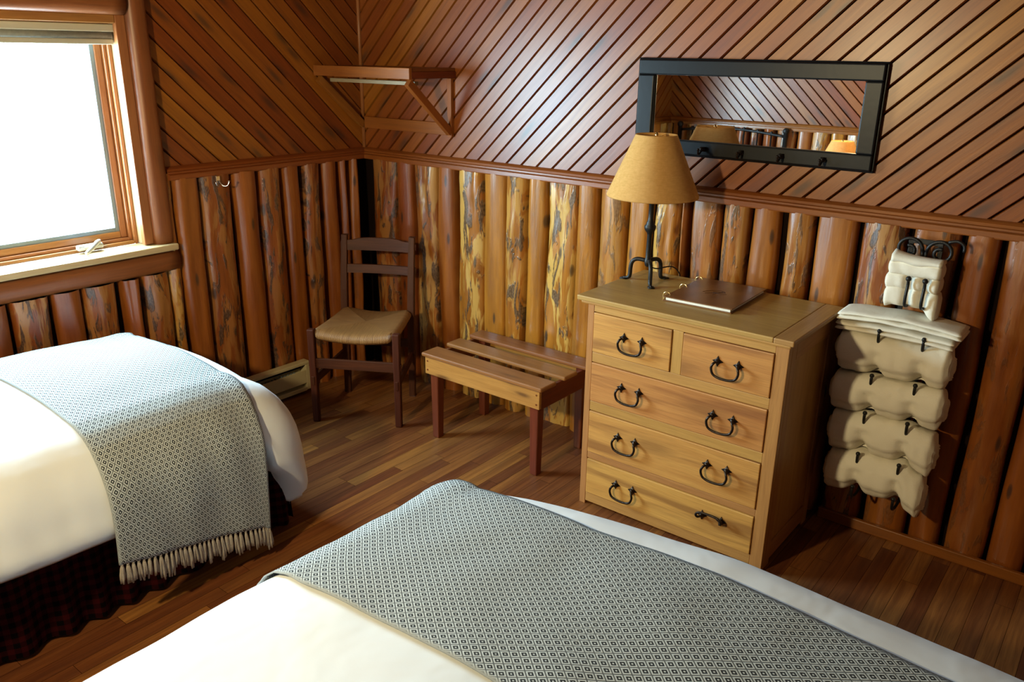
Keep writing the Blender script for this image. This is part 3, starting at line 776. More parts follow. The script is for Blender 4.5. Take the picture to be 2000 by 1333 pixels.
# ---------------------------------------------------------------- bench
BX, BY = 1.335, -.36
t = thing('luggage_bench', 'low slatted pine luggage bench with red-brown legs beside the chest', 'bench', (BX, BY, 0))
sx0, sx1 = .982 - BX, 1.688 - BX
for (ya, yb) in ((-.583, -.470), (-.408, -.308), (-.240, -.140)):
    m = MB(); m.box((sx0, ya - BY, .420), (sx1, yb - BY, .440), 0); m.build('slat', M['bench_slat'], t, bevel=.007, seg=3)
def apron(lo, hi, g, mt):
    m = MB(); m.box(lo, hi, g); return m.build('apron', M[mt], t, bevel=.002)
ax0, ax1 = .998 - BX, 1.672 - BX
for yy, fr in ((-.573 - BY, 1), (-.162 - BY, 0)):
    o = apron((ax0, yy, .335), (ax1, yy + .016, .419), 0, 'bench')
    if fr:
        for x in (ax0 + .016, ax1 - .016):
            for z in (.356, .400): m = MB(); m.tube([(x, yy - .0015, z), (x, yy + .004, z)], .0042, 10); m.build('screw', M['bench_leg'], o)
for x in (ax0 + .001, ax1 - .017): apron((x, -.5565 - BY, .330), (x + .016, -.1625 - BY, .4195), 1, 'bench_leg')
for x in (ax0 + .0175, ax1 - .0175 - .046):
    for y in (-.5565 - BY, -.1630 - .046 - BY):
        m = MB(); m.box((x, y, 0), (x + .046, y + .046, .330), 2, taper=(.82, .82)); m.box((x + .002, y + .002, .329), (x + .044, y + .044, .419), 2); m.build('leg', M['bench_leg'], t, bevel=.004)

# ---------------------------------------------------------------- chair
t = thing('ladder_back_chair', 'dark-stained ladder-back chair with a woven rush seat in the room corner', 'chair', (.524, -.511, 0), math.radians(30.5))
FWx, BWx, DY = .214, .182, .205
for sg in (-1, 1):
    m = MB(); m.box((sg * FWx - .018, -DY - .018, 0), (sg * FWx + .018, -DY + .018, .492), 2, taper=(.9, .9)); m.build('leg', M['chair'], t, bevel=.006, seg=3)
    # rear post, leaning back above the seat
    m = MB(); G = []; UV = []
    for z, yb, w in ((0, DY - .012, .016), (.15, DY - .004, .017), (.30, DY, .018), (.45, DY + .002, .018), (.58, DY + .016, .0175), (.72, DY + .038, .0165), (.865, DY + .064, .015)):
        G.append([(sg * BWx + a * w, yb + b * w * .9, z) for a, b in ((-1, -1), (1, -1), (1, 1), (-1, 1), (-1, -1))]); UV.append([(z, k * .035) for k in range(5)])
    I = m.sheet(G, UV, R=[[.6] * 5] * 7); m.face(I[0][:4][::-1]); m.face(I[-1][:4])
    m.build('leg', M['chair'], t, bevel=.004)
def slat_back(z0, z1, arch, yb):
    m = MB(); G = []; UV = []; n = 14; zs = []
    for i in range(n + 1):
        u = i / n * 2 - 1; x = u * (BWx + .012); cv = .018 * (1 - u * u); top = z1 + arch * (max(0, 1 - (u / .72) ** 4) if abs(u) < .72 else 0)
        y = yb + cv
        G.append([(x, y - .006, z0), (x, y - .006 + .01, top), (x, y + .006 + .01, top), (x, y + .006, z0), (x, y - .006, z0)]); UV.append([(x, z0), (x, top), (x, top + .012), (x, top + .1), (x, top + .11)])
    I = m.sheet(G, UV); m.face(I[0][:4]); m.face(I[-1][:4][::-1]); m.build('back_slat', M['chair'], t, bevel=.002)
slat_back(.785, .838, .014, DY + .044)
slat_back(.668, .712, .0, DY + .022)
def rung(p, q, w, h, wd=(0, 0, 1)): 
    return bar('stretcher', p, q, w, h, 'chair', wd=wd, par=t)
rung((-FWx + .012, -DY, .315), (FWx - .012, -DY, .315), .050, .016)
rung((-BWx + .01, DY - .002, .30), (BWx - .01, DY - .002, .30), .045, .015)
for sg in (-1, 1):
    rung((sg * FWx, -DY - .022, .225), (sg * BWx, DY + .020, .235), .046, .015)
    for z in (.812, .690): m = MB(); m.box((sg * (BWx + .014) - .008, DY + (z - .45) * .14 + .0, z - .016), (sg * (BWx + .014) + .008, DY + (z - .45) * .14 + .012, z + .016)); m.build('tenon', M['chair'], t, bevel=.002)
    m = MB(); m.box((sg * (FWx + .014) - .008, -DY - .006, .296), (sg * (FWx + .014) + .008, -DY + .006, .334))
    m.build('tenon', M['chair'], t, bevel=.002)
# rush seat: four woven triangles over rounded rails
m = MB(); zs = .478
def seat_pt(fu, e):   # fu in [0,4) round perimeter ; e 0 centre .. 1 edge .. 1.3 wrap below
    k = int(fu) % 4; f = fu - int(fu)
    C = [(-FWx + .004, -DY - .016), (FWx - .004, -DY - .016), (BWx - .0, DY + .010), (-BWx + .0, DY + .010)]
    a = C[k]; b = C[(k + 1) % 4]; x = lerp(a[0], b[0], f); y = lerp(a[1], b[1], f)
    return x, y
nE = [(.0, .000), (.35, .002), (.7, .007), (.88, .012), (.97, .009), (1.02, -.004), (1.025, -.018), (.99, -.030), (.9, -.034), (.6, -.020)]
for k in range(4):
    G = []; UV = []; n = 24
    for i in range(n + 1):
        x, y = seat_pt(k + min(i / n, .9999), 1); row = []; ur = []
        f = i / n; cor = 1 - abs(f * 2 - 1)
        dip = .020 * math.sin(PI * f) if k in (0, 2) else 0.005 * math.sin(PI * f)
        for e, dz in nE:
            cc = 1.0 if e < .9 else 1 - .10 * max(0, 1 - min(f, 1 - f) / .07)
            row.append((x * e * cc, y * e * cc + .0, zs + dz - dip * (e if e < 1 else 1)))
            L = math.hypot(2 * FWx, 0) if k % 2 == 0 else .42
            ur.append(((lerp(.5, f, min(e, 1)) if e < 1 else f) * L + k * 3, e * .2))
        G.append(row); UV.append(ur)
    m.sheet(G, UV)
m.build('seat', M['rush'], t, smooth=True)

# ---------------------------------------------------------------- baseboard heater
t = thing('baseboard_heater', 'cream electric baseboard heater along the window wall behind the bed', 'heater', (.10, -1.5, .0))
ya, yb = -1.0, .925
m = MB()
m.box((-.030, ya, .018), (-.026, yb, .180)); m.build('back_plate', M['heater'], t)
m = MB(); m.box((-.026, ya, .166), (.024, yb, .185)); m.build('top_cover', M['heater'], t, bevel=.004)
m = MB(); m.box((.021, ya, .062), (.025, yb - .028, .138)); m.build('front_panel', M['heater'], t, bevel=.0015)
m = MB(); m.box((-.026, yb - .028, .022), (.025, yb, .166)); m.build('end_cap', M['heater'], t, bevel=.003)
m = MB(); m.box((-.026, ya, .018), (.026, yb - .028, .040)); m.build('bottom_rail', M['heater'], t, bevel=.003)
m = MB()
for k in range(90): yv = ya + .02 + k * .0205; m.box((-.018, yv, .078), (.014, yv + .001, .128))
m.tube([(0, ya, .10), (0, yb - .03, .10)], .006, 8)
m.build('fins', M['gasket'], t)
m = MB(); m.box((-.024, ya + .0, .138), (-.020, yb - .03, .166)); m.build('inner_baffle', M['back'], t)

# ---------------------------------------------------------------- beds
# duvet surface: (a,b) arc-length coordinates -> point, outward normal
class Cloth:
    def __init__(s, x0, x1, yfoot, yhead, ztop, hw0, seed=0, hem=.36, dome=.03, side0=.55, wr=1.0, hs=1.0, fsk=0.0, ldip=0.0):
        s.hs = hs; s.fsk = fsk; s.ldip = ldip
        s.x0, s.x1, s.yf, s.yh, s.zt, s.seed, s.hem, s.dome, s.s0, s.wr = x0, x1, yfoot, yhead, ztop, seed, hem, dome, side0, wr
        s.ov = .26
    PR = [(0, 0, 0), (.06, .058, .006), (.12, .112, .026), (.18, .158, .060), (.24, .193, .108), (.30, .217, .162), (.36, .231, .220), (.44, .240, .300), (.56, .243, .420), (.70, .243, .560)]
    def base(s, a, b):
        """a from x0 side (can be <0 or >W), b from head (0) to foot L (can exceed)"""
        W = s.x1 - s.x0; L = s.yf - s.yh
        da0 = max(0, -a); da1 = max(0, a - W); db = max(0, b - L)
        u = min(max(a / W, 0), 1); x = s.x0 + min(max(a, 0), W); y = s.yh + min(b, L) - s.fsk * max(0, 1 - u / .5) ** 2 * min(1, b / L)
        z = s.zt - s.ldip * (1 - u) ** 3 - s.dome * ((2 * u - 1) ** 2) - .010 * max(0, (b / L)) ** 3
        z += s.wr * (.016 * nz(x * 2.1 + s.seed, y * 1.7, 4.1) + .004 * nz(x * 6 + s.seed, y * 5, 1.7))
        da = da0 if da0 > 0 else da1; sg = -1 if da0 > 0 else 1
        r = math.hypot(da, db)
        if r > 0:
            h, v = interp(s.PR, r)[:2]; h *= s.hs
            ux, uy = sg * da / r, db / r
            hx = h * (s.s0 if sg < 0 else 1)
            cb = 1 + .22 * (2 * abs(ux * uy)) ** 1.5      # corner fullness
            fold = s.wr * .012 * min(1, r / .3) * (nz((x + y) * 7 + s.seed, r * 2.5, 5) + .6 * nz(y * 11 + x * 3, r * 3, s.seed))
            x += ux * (hx * cb + fold); y += uy * (h * cb + fold); z -= v
        return Vector((x, y, z))
    def pt(s, a, b, off=0):
        e = .004; p = s.base(a, b)
        if not off: return p
        n = (s.base(a + e, b) - s.base(a - e, b)).cross(s.base(a, b + e) - s.base(a, b - e)).normalized()
        return p + n * off
def rolled(d, hem):
    """beyond the hem the quilt turns under; returns (arc, inset, lift)"""
    return d
def build_duvet(name, cl, label, amin, amax, bmax, par=None):
    m = MB()
    fa = amax if callable(amax) else (lambda b: amax)
    na = int((fa(0) - amin) / .022); nbb = int(bmax / .022)
    Bb = [bmax * i / nbb for i in range(nbb + 1)]
    T0 = .040    # quilt thickness at the hem, fuller at the hanging corner
    def TT(a, b): q = min(1, max(0, (b - (cl.yf - cl.yh) + .02) / .14)) * min(1, max(0, (a - (cl.x1 - cl.x0) - .04) / .2)); return T0 + .105 * q
    ni, nj = na + 1, nbb + 1; G = []
    def dmin(a, b): return min(a - amin, fa(b) - a, bmax - b)
    def thick(a, b):
        q = min(1, max(0, dmin(a, b)) / (.05 + .6 * (TT(a, b) - T0)))
        return TT(a, b) * math.sqrt(1 - (1 - q) ** 2)
    top = []; bot = []
    for i in range(na + 1):
        rt = []; rb = []
        for b in Bb:
            a = lerp(amin, fa(b), i / na)
            th = thick(a, b); dm = max(0, dmin(a, b)); bulge = .012 * math.sin(dm / .10 * PI) if dm < .10 else 0
            p = cl.pt(a, b, .0005); n = (cl.pt(a, b, .01) - p).normalized()
            mid = p - n * TT(a, b) * .5
            rt.append(mid + n * (th * .5 + bulge)); rb.append(mid - n * th * .5)
        top.append(rt); bot.append(rb)
    I = m.sheet(top); J = m.sheet(bot)
    for i in range(ni - 1): m.face([I[i + 1][0], I[i][0], J[i][0], J[i + 1][0]]); m.face([I[i][-1], I[i + 1][-1], J[i + 1][-1], J[i][-1]])
    for j in range(nj - 1): m.face([I[0][j], I[0][j + 1], J[0][j + 1], J[0][j]]); m.face([I[-1][j + 1], I[-1][j], J[-1][j], J[-1][j + 1]])
    o = m.build(name, M['cotton'], par, smooth=True)
    bm = bmesh.new(); bm.from_mesh(o.data); bmesh.ops.remove_doubles(bm, verts=bm.verts, dist=.0004); bmesh.ops.recalc_face_normals(bm, faces=bm.faces); bm.to_mesh(o.data); bm.free()
    tag(o, label, 'duvet'); return o
def build_throw(name, cl, label, a0, a1, b0, b1, fringe=(), off=.007, skew=0.0, hem_skew=0.0):
    """b0(head side)..b1(foot side) functions or numbers"""
    m = MB(); na = int((a1 - a0) / .014); nb = 44; G = []; UV = []; R = []
    def P(i, j, o=off):
        v = j / nb; a_end = a1 + hem_skew * (v - .5) * -1; a = lerp(a0, a_end, i / na)
        e0 = b0(a) if callable(b0) else b0; e1 = b1(a) if callable(b1) else b1
        b = lerp(e0, e1, v); W_ = cl.x1 - cl.x0; rr_ = max(0, max(a - W_, -a)); p = cl.pt(a, b, o + .013 * min(1, max(0, rr_ - .2) / .12) + .002 * (1 + nz(a * 8, b * 8, 3)))
        return p, a, b
    for i in range(na + 1):
        row = []; ur = []; rr = []
        for j in range(nb + 1):
            p, a, b = P(i, j); row.append(p); ur.append((a, j / nb * .58)); rr.append(1.0 if j in (0, nb) else (.0))
        G.append(row); UV.append(ur); R.append(rr)
    m.sheet(G, UV, R=R)
    ro = thing(name, label, 'throw blanket', tuple(G[na // 2][nb // 2]))
    loc = Vector(ro.location)
    m.v = [tuple(Vector(v) - loc) for v in m.v]
    o = m.build('woven_cloth', M['throw'], ro, smooth=True); md = o.modifiers.new('solid', 'SOLIDIFY'); md.thickness = .004; md.offset = 1
    rg = random.Random(4)
    for which in fringe:
        ii = na if which else 0; ii2 = na - 2 if which else 2
        for k in range(33):
            f = (k + .5) / 33 * nb; j = int(f); fr = f - j
            p = G[ii][j].lerp(G[ii][min(j + 1, nb)], fr); q = G[ii2][j].lerp(G[ii2][min(j + 1, nb)], fr)
            side = (G[ii][min(j + 1, nb)] - G[ii][j]).normalized(); d = Vector((0, 0, -1)) * .9 + (p - q).normalized() * .25
            d.normalize(); Ln = rg.uniform(.060, .092); mm = MB(); sw = rg.uniform(-.25, .25)
            mm.ball(p - loc + d * .004, .0052, 8)
            for s_ in range(6):
                an = 2 * PI * s_ / 6 + rg.random(); spread = Vector((math.cos(an) * .006, 0, 0)) ; sd = side * math.cos(an) * rg.uniform(.003, .008) + (p - q).normalized().cross(side) * math.sin(an) * .004
                l2 = Ln * rg.uniform(.8, 1.1)
                pts = [p - loc + d * .004, p - loc + d * l2 * .3 + sd * .55 + side * sw * .006, p - loc + d * l2 * .7 + sd + side * sw * .018, p - loc + d * l2 + sd * 1.1 + side * sw * .028]
                mm.tube(pts, [.0034, .0048, .0050, .0030], 6)
            mm.build('tassel', M['tassel'], ro, smooth=True)
    return ro
def bed_skirt(mb, x0, x1, y0, y1, z0, z1, sides):
    """gathered skirt: front (foot) and sides"""
    for s in sides:
        if s == 'foot': a, b = (x0, y1), (x1, y1); out = (0, 1)
        elif s == 'right': a, b = (x1, y1), (x1, y0); out = (1, 0)
        else: a, b = (x0, y0), (x0, y1); out = (-1, 0)
        L = math.dist(a, b); n = int(L / .012); G = []; UV = []
        for i in range(n + 1):
            t = i / n; x, y = lerp(a[0], b[0], t), lerp(a[1], b[1], t); row = []; ur = []
            for k in range(6):
                u = k / 5; w = (.004 + .014 * u) * math.sin(t * L * 52 + 1.5 * math.sin(t * L * 9)) + .012 * u
                row.append((x + out[0] * w, y + out[1] * w, lerp(z1, z0, u))); ur.append((t * L * 1.1, u * (z1 - z0)))
            G.append(row); UV.append(ur)
        mb.sheet(G, UV)
def make_bed(name, label, x0, x1, y0, y1, headboard=True):
    t = thing(name, label, 'bed', ((x0 + x1) / 2, (y0 + y1) / 2, 0)); ox, oy = (x0 + x1) / 2, (y0 + y1) / 2
    X0, X1, Y0, Y1 = x0 - ox, x1 - ox, y0 - oy, y1 - oy
    m = MB(); m.box((X0, Y0, .35), (X1, Y1, .572)); m.build('mattress', M['cotton'], t, bevel=.05, seg=5, smooth=True)
    m = MB(); m.box((X0 + .01, Y0 + .01, .19), (X1 - .01, Y1 - .01, .348)); m.build('box_spring', M['back'], t, bevel=.015)
    for x in (X0 + .08, X1 - .08):
        for y in (Y0 + .10, Y1 - .10):
            m = MB(); m.tube([(x, y, 0), (x, y, .19)], .022, 12); m.build('leg', M['iron'], t, smooth=True)
    m = MB(); bed_skirt(m, X0 - .002, X1 + .006, Y0, Y1 + .004, .016, .34, ('foot', 'right', 'left'))
    o = m.build('bed_skirt', M['plaid'], t, smooth=True)
    if headboard:
        yb = Y0 - .035
        for x in (X0 + .02, X1 - .02):
            m = MB(); m.tube([(x, yb, 0), (x, yb, 1.20)], .018, 12); m.ball((x, yb, 1.215), .026, 12); m.build('headboard_post', M['iron'], t, smooth=True)
        m = MB(); W = X1 - X0 - .04; n = 8
        top = [(lerp(X0 + .02, X1 - .02, i / 24), yb, 1.17 + .035 * math.sin(PI * i / 24)) for i in range(25)]
        m.tube(top, .011, 10)
        for i in range(1, n):
            f = i / n; x = lerp(X0 + .02, X1 - .02, f); zt = 1.17 + .035 * math.sin(PI * f); m.tube([(x, yb, .5), (x, yb, zt)], .007, 8); m.ball((x, yb, zt + .01), .014, 8)
        m.tube([(X0 + .02, yb, .5), (X1 - .02, yb, .5)], .010, 8)
        m.build('headboard_rails', M['iron'], t, smooth=True)
    return t
b1 = make_bed('bed', 'single bed under the window with dark red plaid skirt', .14, 1.115, -3.50, -1.50)
b2 = make_bed('bed', 'wide bed in the foreground with its foot towards the chest', 2.14, 3.80, -3.50, -1.58)
c1 = Cloth(.32, .955, -1.69, -3.42, .672, 0, seed=3, dome=.018, side0=.80, hs=1.15)
d1 = build_duvet('duvet', c1, 'white duvet on the bed under the window, hanging puffed at the aisle corner', -.26, lambda b: .635 + interp([(0, .47), (1.50, .47), (1.62, .44), (1.72, .34), (1.78, .36), (1.86, .46), (2.3, .46)], b)[0], 1.73 + .50)
c2 = Cloth(2.225, 3.70, -1.62, -3.42, .665, 0, seed=11, dome=.022, side0=1.0, fsk=.075, ldip=.022)
d2 = build_duvet('duvet', c2, 'white duvet on the wide foreground bed below the camera', -.38, 1.475 + .38, 1.80 + .40)
build_throw('throw_blanket', c1, 'grey diamond-weave fringed throw hanging over the side of the window bed', -.20, .635 + .60, lambda a: 1.21 + .02 * math.sin(a * 3), lambda a: 1.80 - .01 * a, fringe=(1,), hem_skew=-.12)
build_throw('throw_blanket', c2, 'grey diamond-weave throw laid across the wide foreground bed', -.50, 1.475 + .50, lambda a: 1.235 - .08 * a + .008 * math.sin(a * 3), lambda a: 1.885 - .105 * min(1, max(0, a) / .4) ** .7 - .012 * max(0, a) + .008 * math.sin(a * 4), fringe=(0, 1), off=.008)
def pillow(label, x, y, z, w, h, tilt):
    m = MB(); n = 16; top = []; bot = []
    for i in range(n + 1):
        rt = []; rb = []
        for j in range(n + 1):
            u, v = i / n * 2 - 1, j / n * 2 - 1; t_ = .085 * ((1 - u ** 4) * (1 - v ** 4)) ** .5
            px, py = u * w / 2 * (1 - .06 * v * v), v * h / 2 * (1 - .06 * u * u); rt.append((px, py, t_)); rb.append((px, py, -t_))
        top.append(rt); bot.append(rb)
    m.sheet(top); m.sheet([r[::-1] for r in bot])
    o = m.build('pillow', M['cotton'], smooth=True); o.location = (x, y, z); o.rotation_euler = (tilt, 0, 0)
    bm = bmesh.new(); bm.from_mesh(o.data); bmesh.ops.remove_doubles(bm, verts=bm.verts, dist=.0004); bmesh.ops.recalc_face_normals(bm, faces=bm.faces); bm.to_mesh(o.data); bm.free()
    return tag(o, label, 'pillow')
pillow('white pillow propped against the iron headboard of the window bed', .66, -3.36, .90, .62, .42, math.radians(72))
pillow('white pillow at the head of the wide foreground bed', 2.55, -3.38, .90, .62, .40, math.radians(74))

# nightstand with the lit lamp between the beds (seen in the mirror)
NX, NY = 1.60, -3.36
t = thing('nightstand', 'small pine nightstand between the two headboards, seen in the mirror', 'nightstand', (NX, NY, 0))
m = MB(); m.box((-.21, -.17, .575), (.21, .17, .60), 0); m.build('top', M['chest_top'], t, bevel=.004)
m = MB(); m.box((-.19, -.15, .12), (.19, .15, .574), 2); m.build('body', M['chest'], t, bevel=.003)
for x in (-.185, .155):
    for y in (-.145, .115): m = MB(); m.box((x, y, 0), (x + .03, y + .03, .12), 2); m.build('leg', M['chest'], t)
m = MB(); m.box((-.17, .1502, .40), (.17, .165, .55), 0); o = m.build('drawer', M['drawer'], t, bevel=.003)
m = MB(); m.ball((0, .178, .475), .014); m.build('knob', M['bronze'], o, smooth=True)
make_lamp('bedside_lamp', 'lit parchment-shaded lamp between the headboards, reflected in the mirror', (NX, NY, .6005), .5, lit=True)

# wall sconce between the beds
t = thing('wall_sconce', 'frosted glass wall sconce on the headboard wall between the two beds', 'wall light', (1.80, ROOM_Y + .016, 1.75))
m = MB(); m.box((-.05, 0, -.09), (.05, .012, .09)); m.box((-.012, .012, -.05), (.012, .055, -.03)); m.build('backplate', M['bronze'], t, bevel=.004)
m = MB(); m.lathe([(.030, -.060), (.055, -.045), (.068, .0), (.075, .05), (.073, .052), (.065, .0), (.052, -.040), (.028, -.055)], 32, (0, .10, 0), caps=False); m.build('glass_bowl', M['bowl'], t, smooth=True)
L = bpy.data.lights.new('sconce_lamp', 'AREA'); L.shape = 'DISK'; L.size = .13; L.energy = SCONCE_POWER; L.color = LAMP_COL
lo = bpy.data.objects.new('sconce_lamp', L); COL.objects.link(lo); lo.parent = t; lo.location = (0, .19, .03); lo.rotation_euler = (PI / 2, 0, 0)

# ---------------------------------------------------------------- towel rack
TX = 2.963
t = thing('towel_rack', 'black wrought iron wall rack of paired hooks holding towels', 'towel rack', (TX, -.082, .15))
def R3(p): return (p[0] - TX, p[1] + .082, p[2] - .15)
m = MB()
for x in (2.915, 3.010): m.box(R3((x - .008, -.090, .22)), R3((x + .008, -.084, 1.19)), 2)
for z in (1.185, .25): m.box(R3((2.907, -.096, z - .012)), R3((3.018, -.0905, z + .006)))
m.build('upright', M['iron'], t, bevel=.001)
for sg in (-1, 1):
    pts = []
    for k in range(30):
        a = k / 29 * PI * 2.6; rr = .046 * (1 - k / 29 * .72)
        pts.append(R3((TX + sg * (.052 - rr * math.cos(a) * 1.0), -.096, 1.150 + rr * math.sin(a))))
    m = MB(); m.tube(pts, .0062, 8)
    m.tube(smooth_path([R3((TX + sg * .006, -.096, 1.150)), R3((TX + sg * .004, -.096, 1.10)), R3((TX, -.096, 1.06))], 3), .006, 8)
    if sg > 0: m.tube(smooth_path([R3((TX + .070, -.096, 1.191)), R3((TX + .098, -.097, 1.199)), R3((TX + .120, -.098, 1.186)), R3((TX + .122, -.098, 1.165))], 3), .0055, 8)
    m.build('scroll', M['iron'], t, smooth=True)
HK = [(.873, 2.892, 3.038), (.703, 2.892, 3.038), (.556, 2.890, 3.036), (.390, 2.890, 3.034), (.252, 2.890, 3.036)]
for z, xa, xb in HK:
    for x in (xa, xb):
        m = MB(); m.tube(smooth_path([R3((x, -.090, z - .005)), R3((x, -.10, z - .04)), R3((x, -.150, z - .058)), R3((x, -.213, z - .046)), R3((x, -.228, z - .018)), R3((x, -.226, z + .000))], 4), .0055, 8)
        m.ball(R3((x, -.227, z + .002)), .0085); m.build('hook', M['iron'], t, smooth=True)
for x in (2.950, 3.003):
    m = MB(); m.tube(smooth_path([R3((x, -.092, 1.00)), R3((x, -.11, .975)), R3((x, -.15, .965)), R3((x, -.196, .975)), R3((x, -.203, 1.01)), R3((x, -.196, 1.045)), R3((x, -.200, 1.066))], 4), .0055, 8)
    m.ball(R3((x, -.201, 1.070)), .010); m.build('hook', M['iron'], t, smooth=True)

def towel(label, xl, xr, zc, hh, yc, dd, hooks, seed, drop=(0, 0), layers=3, name='bath_towel', group='towels rolled in the iron rack', hz=None):
    """folded/rolled towel lying along x; hooks: x positions pinching it"""
    m = MB(); nx_, nt_ = 46, 40; G = []
    L = xr - xl
    for i in range(nx_ + 1):
        u = i / nx_; x = lerp(xl, xr, u)
        e = min(u, 1 - u) / .06; cap = math.sqrt(max(0, 1 - (1 - min(e, 1)) ** 2)) * .28 + .72 if e < 1 else 1
        if i in (0, nx_): cap = .55
        pin = sum(math.exp(-((x - h) / .022) ** 2) for h in hooks)
        outw = min(1, max(0, (min(abs(x - h) for h in hooks)) / .08)) * (1 if (x < min(hooks) or x > max(hooks)) else 0)
        row = []
        sag = (drop[0] * max(0, (min(hooks) - x) / .14) if x < min(hooks) else drop[1] * max(0, (x - max(hooks)) / .10) if x > max(hooks) else 0)
        for k in range(nt_):
            th = 2 * PI * k / nt_; c, s = math.cos(th), math.sin(th)
            ry = dd * (abs(c) ** .75) * (1 if c > 0 else -1); rz = hh * (abs(s) ** .8) * (1 if s > 0 else -1)
            # lower layer step: the outer wrap ends on the front
            st = 1.0
            if s < -.30: st = 1 - .26 * min(1, (-.30 - s) / .18)
            lay = 1 + .045 * math.cos(th * layers + seed) * (1 if e > 1 else 1.6)
            y = yc + ry * st * cap * lay; z = zc + rz * cap * lay
            low = max(0, -s)
            if c < 0:
                y += pin * .050 * (1 if s < .3 else .0) * (.4 + .6 * low)
            z += -sag - .006 * math.sin(PI * u) + (.012 * pin * low) + (-.006 * outw * low)
            nn = .004 * nz(x * 14 + seed, th * 1.3, 2) + .003 * nz(x * 40, th * 3, seed)
            row.append((x + .006 * nz(th * 1.2, seed, 3) * (1 if e < 1 else 0), y + c * nn, z + s * nn))
        row.append(row[0]); G.append(row)
    I = m.sheet(G)
    # spiral ends
    for E_, sg in ((0, -1), (nx_, 1)):
        ring = G[E_][:-1]; prev = I[E_][:-1]
        cen = Vector((sum(p[0] for p in ring) / len(ring), sum(p[1] for p in ring) / len(ring), sum(p[2] for p in ring) / len(ring)))
        for q, dx in ((.90, .008), (.78, .004), (.70, .010), (.58, .005), (.50, .010), (.36, .004), (.28, .009), (.12, .004)):
            cur = [m.vert((cen.x + (p[0] - cen.x) * q + sg * dx, cen.y + (p[1] - cen.y) * q, cen.z + (p[2] - cen.z) * q)) for p in ring]
            for k in range(len(ring)): k2 = (k + 1) % len(ring); m.face([prev[k], prev[k2], cur[k2], cur[k]])
            prev = cur
        m.face(prev)
    o = m.build(name, M['terry'], smooth=True)
    bm = bmesh.new(); bm.from_mesh(o.data); bmesh.ops.remove_doubles(bm, verts=bm.verts, dist=.0002); bmesh.ops.recalc_face_normals(bm, faces=bm.faces); bm.to_mesh(o.data); bm.free()
    return tag(o, label, 'towel', group)
towel('cream bath towel in the iron rack, uppermost of the four fat rolls', 2.752, 3.128, .775, .078, -.166, .072, (2.892, 3.038), 1, (.0, .0), 2)
towel('cream bath towel roll in the iron rack, second of the four fat rolls', 2.752, 3.132, .622, .074, -.166, .074, (2.890, 3.036), 2, (.01, .0), 2)
towel('cream bath towel roll in the iron rack, third of the four fat rolls', 2.766, 3.130, .468, .076, -.166, .070, (2.890, 3.034), 3, (.016, .03), 2)
towel('cream bath towel roll at the very bottom of the iron rack', 2.775, 3.120, .310, .080, -.166, .076, (2.890, 3.036), 4, (.02, .05), 2)

def folded(label, xl, xr, z0, n, th, y0, y1, seed, hooks, bow=.02, name='hand_towel', cat='towel', group=None, tiltx=0):
    """a stack of n flat folds, bowed down over the hooks; one towel"""
    m = MB()
    for k in range(n):
        G = []; nx_ = 36; zb = z0 + k * th * .96; ext = .012 * nz(k * 3.1, seed); yo = .010 * nz(k * 2.2, seed, 5)
        for i in range(nx_ + 1):
            u = i / nx_; x = lerp(xl - ext, xr + ext * 1.5, u); e = min(1, min(u, 1 - u) / .035)
            zc = zb + bow * (1 - (2 * u - 1) ** 2) + tiltx * (u - .5) + .004 * nz(x * 12, k, seed)
            row = []
            for q in range(16):
                a = 2 * PI * q / 16; c, s = math.cos(a), math.sin(a); w = (y1 - y0) / 2
                rr = (.62 + .38 * math.sqrt(max(0, 1 - (1 - e) ** 2)))
                cy = math.copysign(abs(c) ** .35, c)
                row.append((x, (y0 + y1) / 2 + yo + cy * w * (1 - .05 * (1 - rr)), zc + s * th * .52 * rr))
            row.append(row[0]); G.append(row)
        I = m.sheet(G); m.face(I[0][:-1]); m.face(I[-1][:-1][::-1])
    o = m.build(name, M['terry'], smooth=True)
    bm = bmesh.new(); bm.from_mesh(o.data); bmesh.ops.remove_doubles(bm, verts=bm.verts, dist=.0002); bmesh.ops.recalc_face_normals(bm, faces=bm.faces); bm.to_mesh(o.data); bm.free()
    return tag(o, label, cat, group)
folded('white folded hand towel in the iron rack, upper of the two hand towels', 2.742, 3.150, .895, 2, .017, -.235, -.088, 1, None, .014)
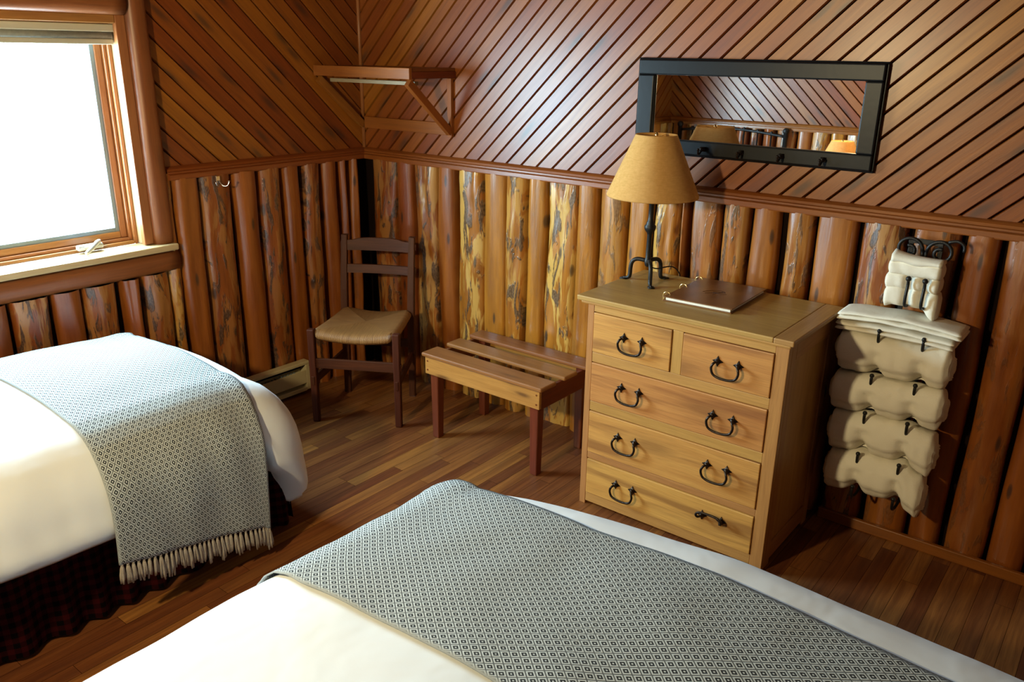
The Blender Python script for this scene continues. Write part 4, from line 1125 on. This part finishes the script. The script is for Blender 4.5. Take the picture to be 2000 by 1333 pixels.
folded('white folded hand towel in the iron rack, lying just above the fat rolls', 2.740, 3.130, .858, 2, .017, -.232, -.090, 5, None, .006)

def washcloth():
    m = MB()
    # three puffed lobes one over another, ends flaring below the hooks
    for k, (zc, hh, xl, xr) in enumerate(((1.098, .030, 2.872, 3.045), (1.050, .032, 2.868, 3.045), (.998, .040, 2.872, 3.050))):
        G = []; nx_ = 26
        for i in range(nx_ + 1):
            u = i / nx_; x = lerp(xl, xr, u); e = min(1, min(u, 1 - u) / .07); cap = .6 + .4 * math.sqrt(1 - (1 - e) ** 2); row = []
            flare = 0
            if k == 2: flare = .030 * max(0, (abs(u - .42) - .28) / .3) * (1.35 if u > .5 else .8)
            for q in range(24):
                a = 2 * PI * q / 24; c, s = math.cos(a), math.sin(a)
                z = zc + math.copysign(abs(s) ** .8, s) * hh * cap - (flare if s < .2 else flare * .3) + .005 * nz(x * 18, k * 2.0, 1)
                y = -.143 + math.copysign(abs(c) ** .8, c) * .048 * cap + (.018 * math.exp(-((x - 2.950) / .014) ** 2) + .018 * math.exp(-((x - 3.003) / .014) ** 2) if c < 0 and k > 0 else 0) + .004 * nz(x * 30, a, k)
                row.append((x, y, z))
            row.append(row[0]); G.append(row)
        I = m.sheet(G); m.face(I[0][:-1]); m.face(I[-1][:-1][::-1])
    G = []
    for i in range(17):   # loose top flap
        u = i / 16; x = lerp(2.880, 3.040, u); G.append([(x, -.19, 1.118 + .004 * math.sin(u * 9)), (x, -.185, 1.132 + .012 * (1 - u) ** 2), (x, -.14, 1.138 + .018 * (1 - u) ** 3), (x, -.10, 1.132), (x, -.10, 1.12), (x, -.19, 1.118 + .004 * math.sin(u * 9))])
    I = m.sheet(G); m.face(I[0][:-1]); m.face(I[-1][:-1][::-1])
    o = m.build('washcloth', M['terry'], smooth=True)
    bm = bmesh.new(); bm.from_mesh(o.data); bmesh.ops.remove_doubles(bm, verts=bm.verts, dist=.0002); bmesh.ops.recalc_face_normals(bm, faces=bm.faces); bm.to_mesh(o.data); bm.free()
    return tag(o, 'small white folded washcloths clasped by the top pair of rack hooks', 'washcloth')
washcloth()
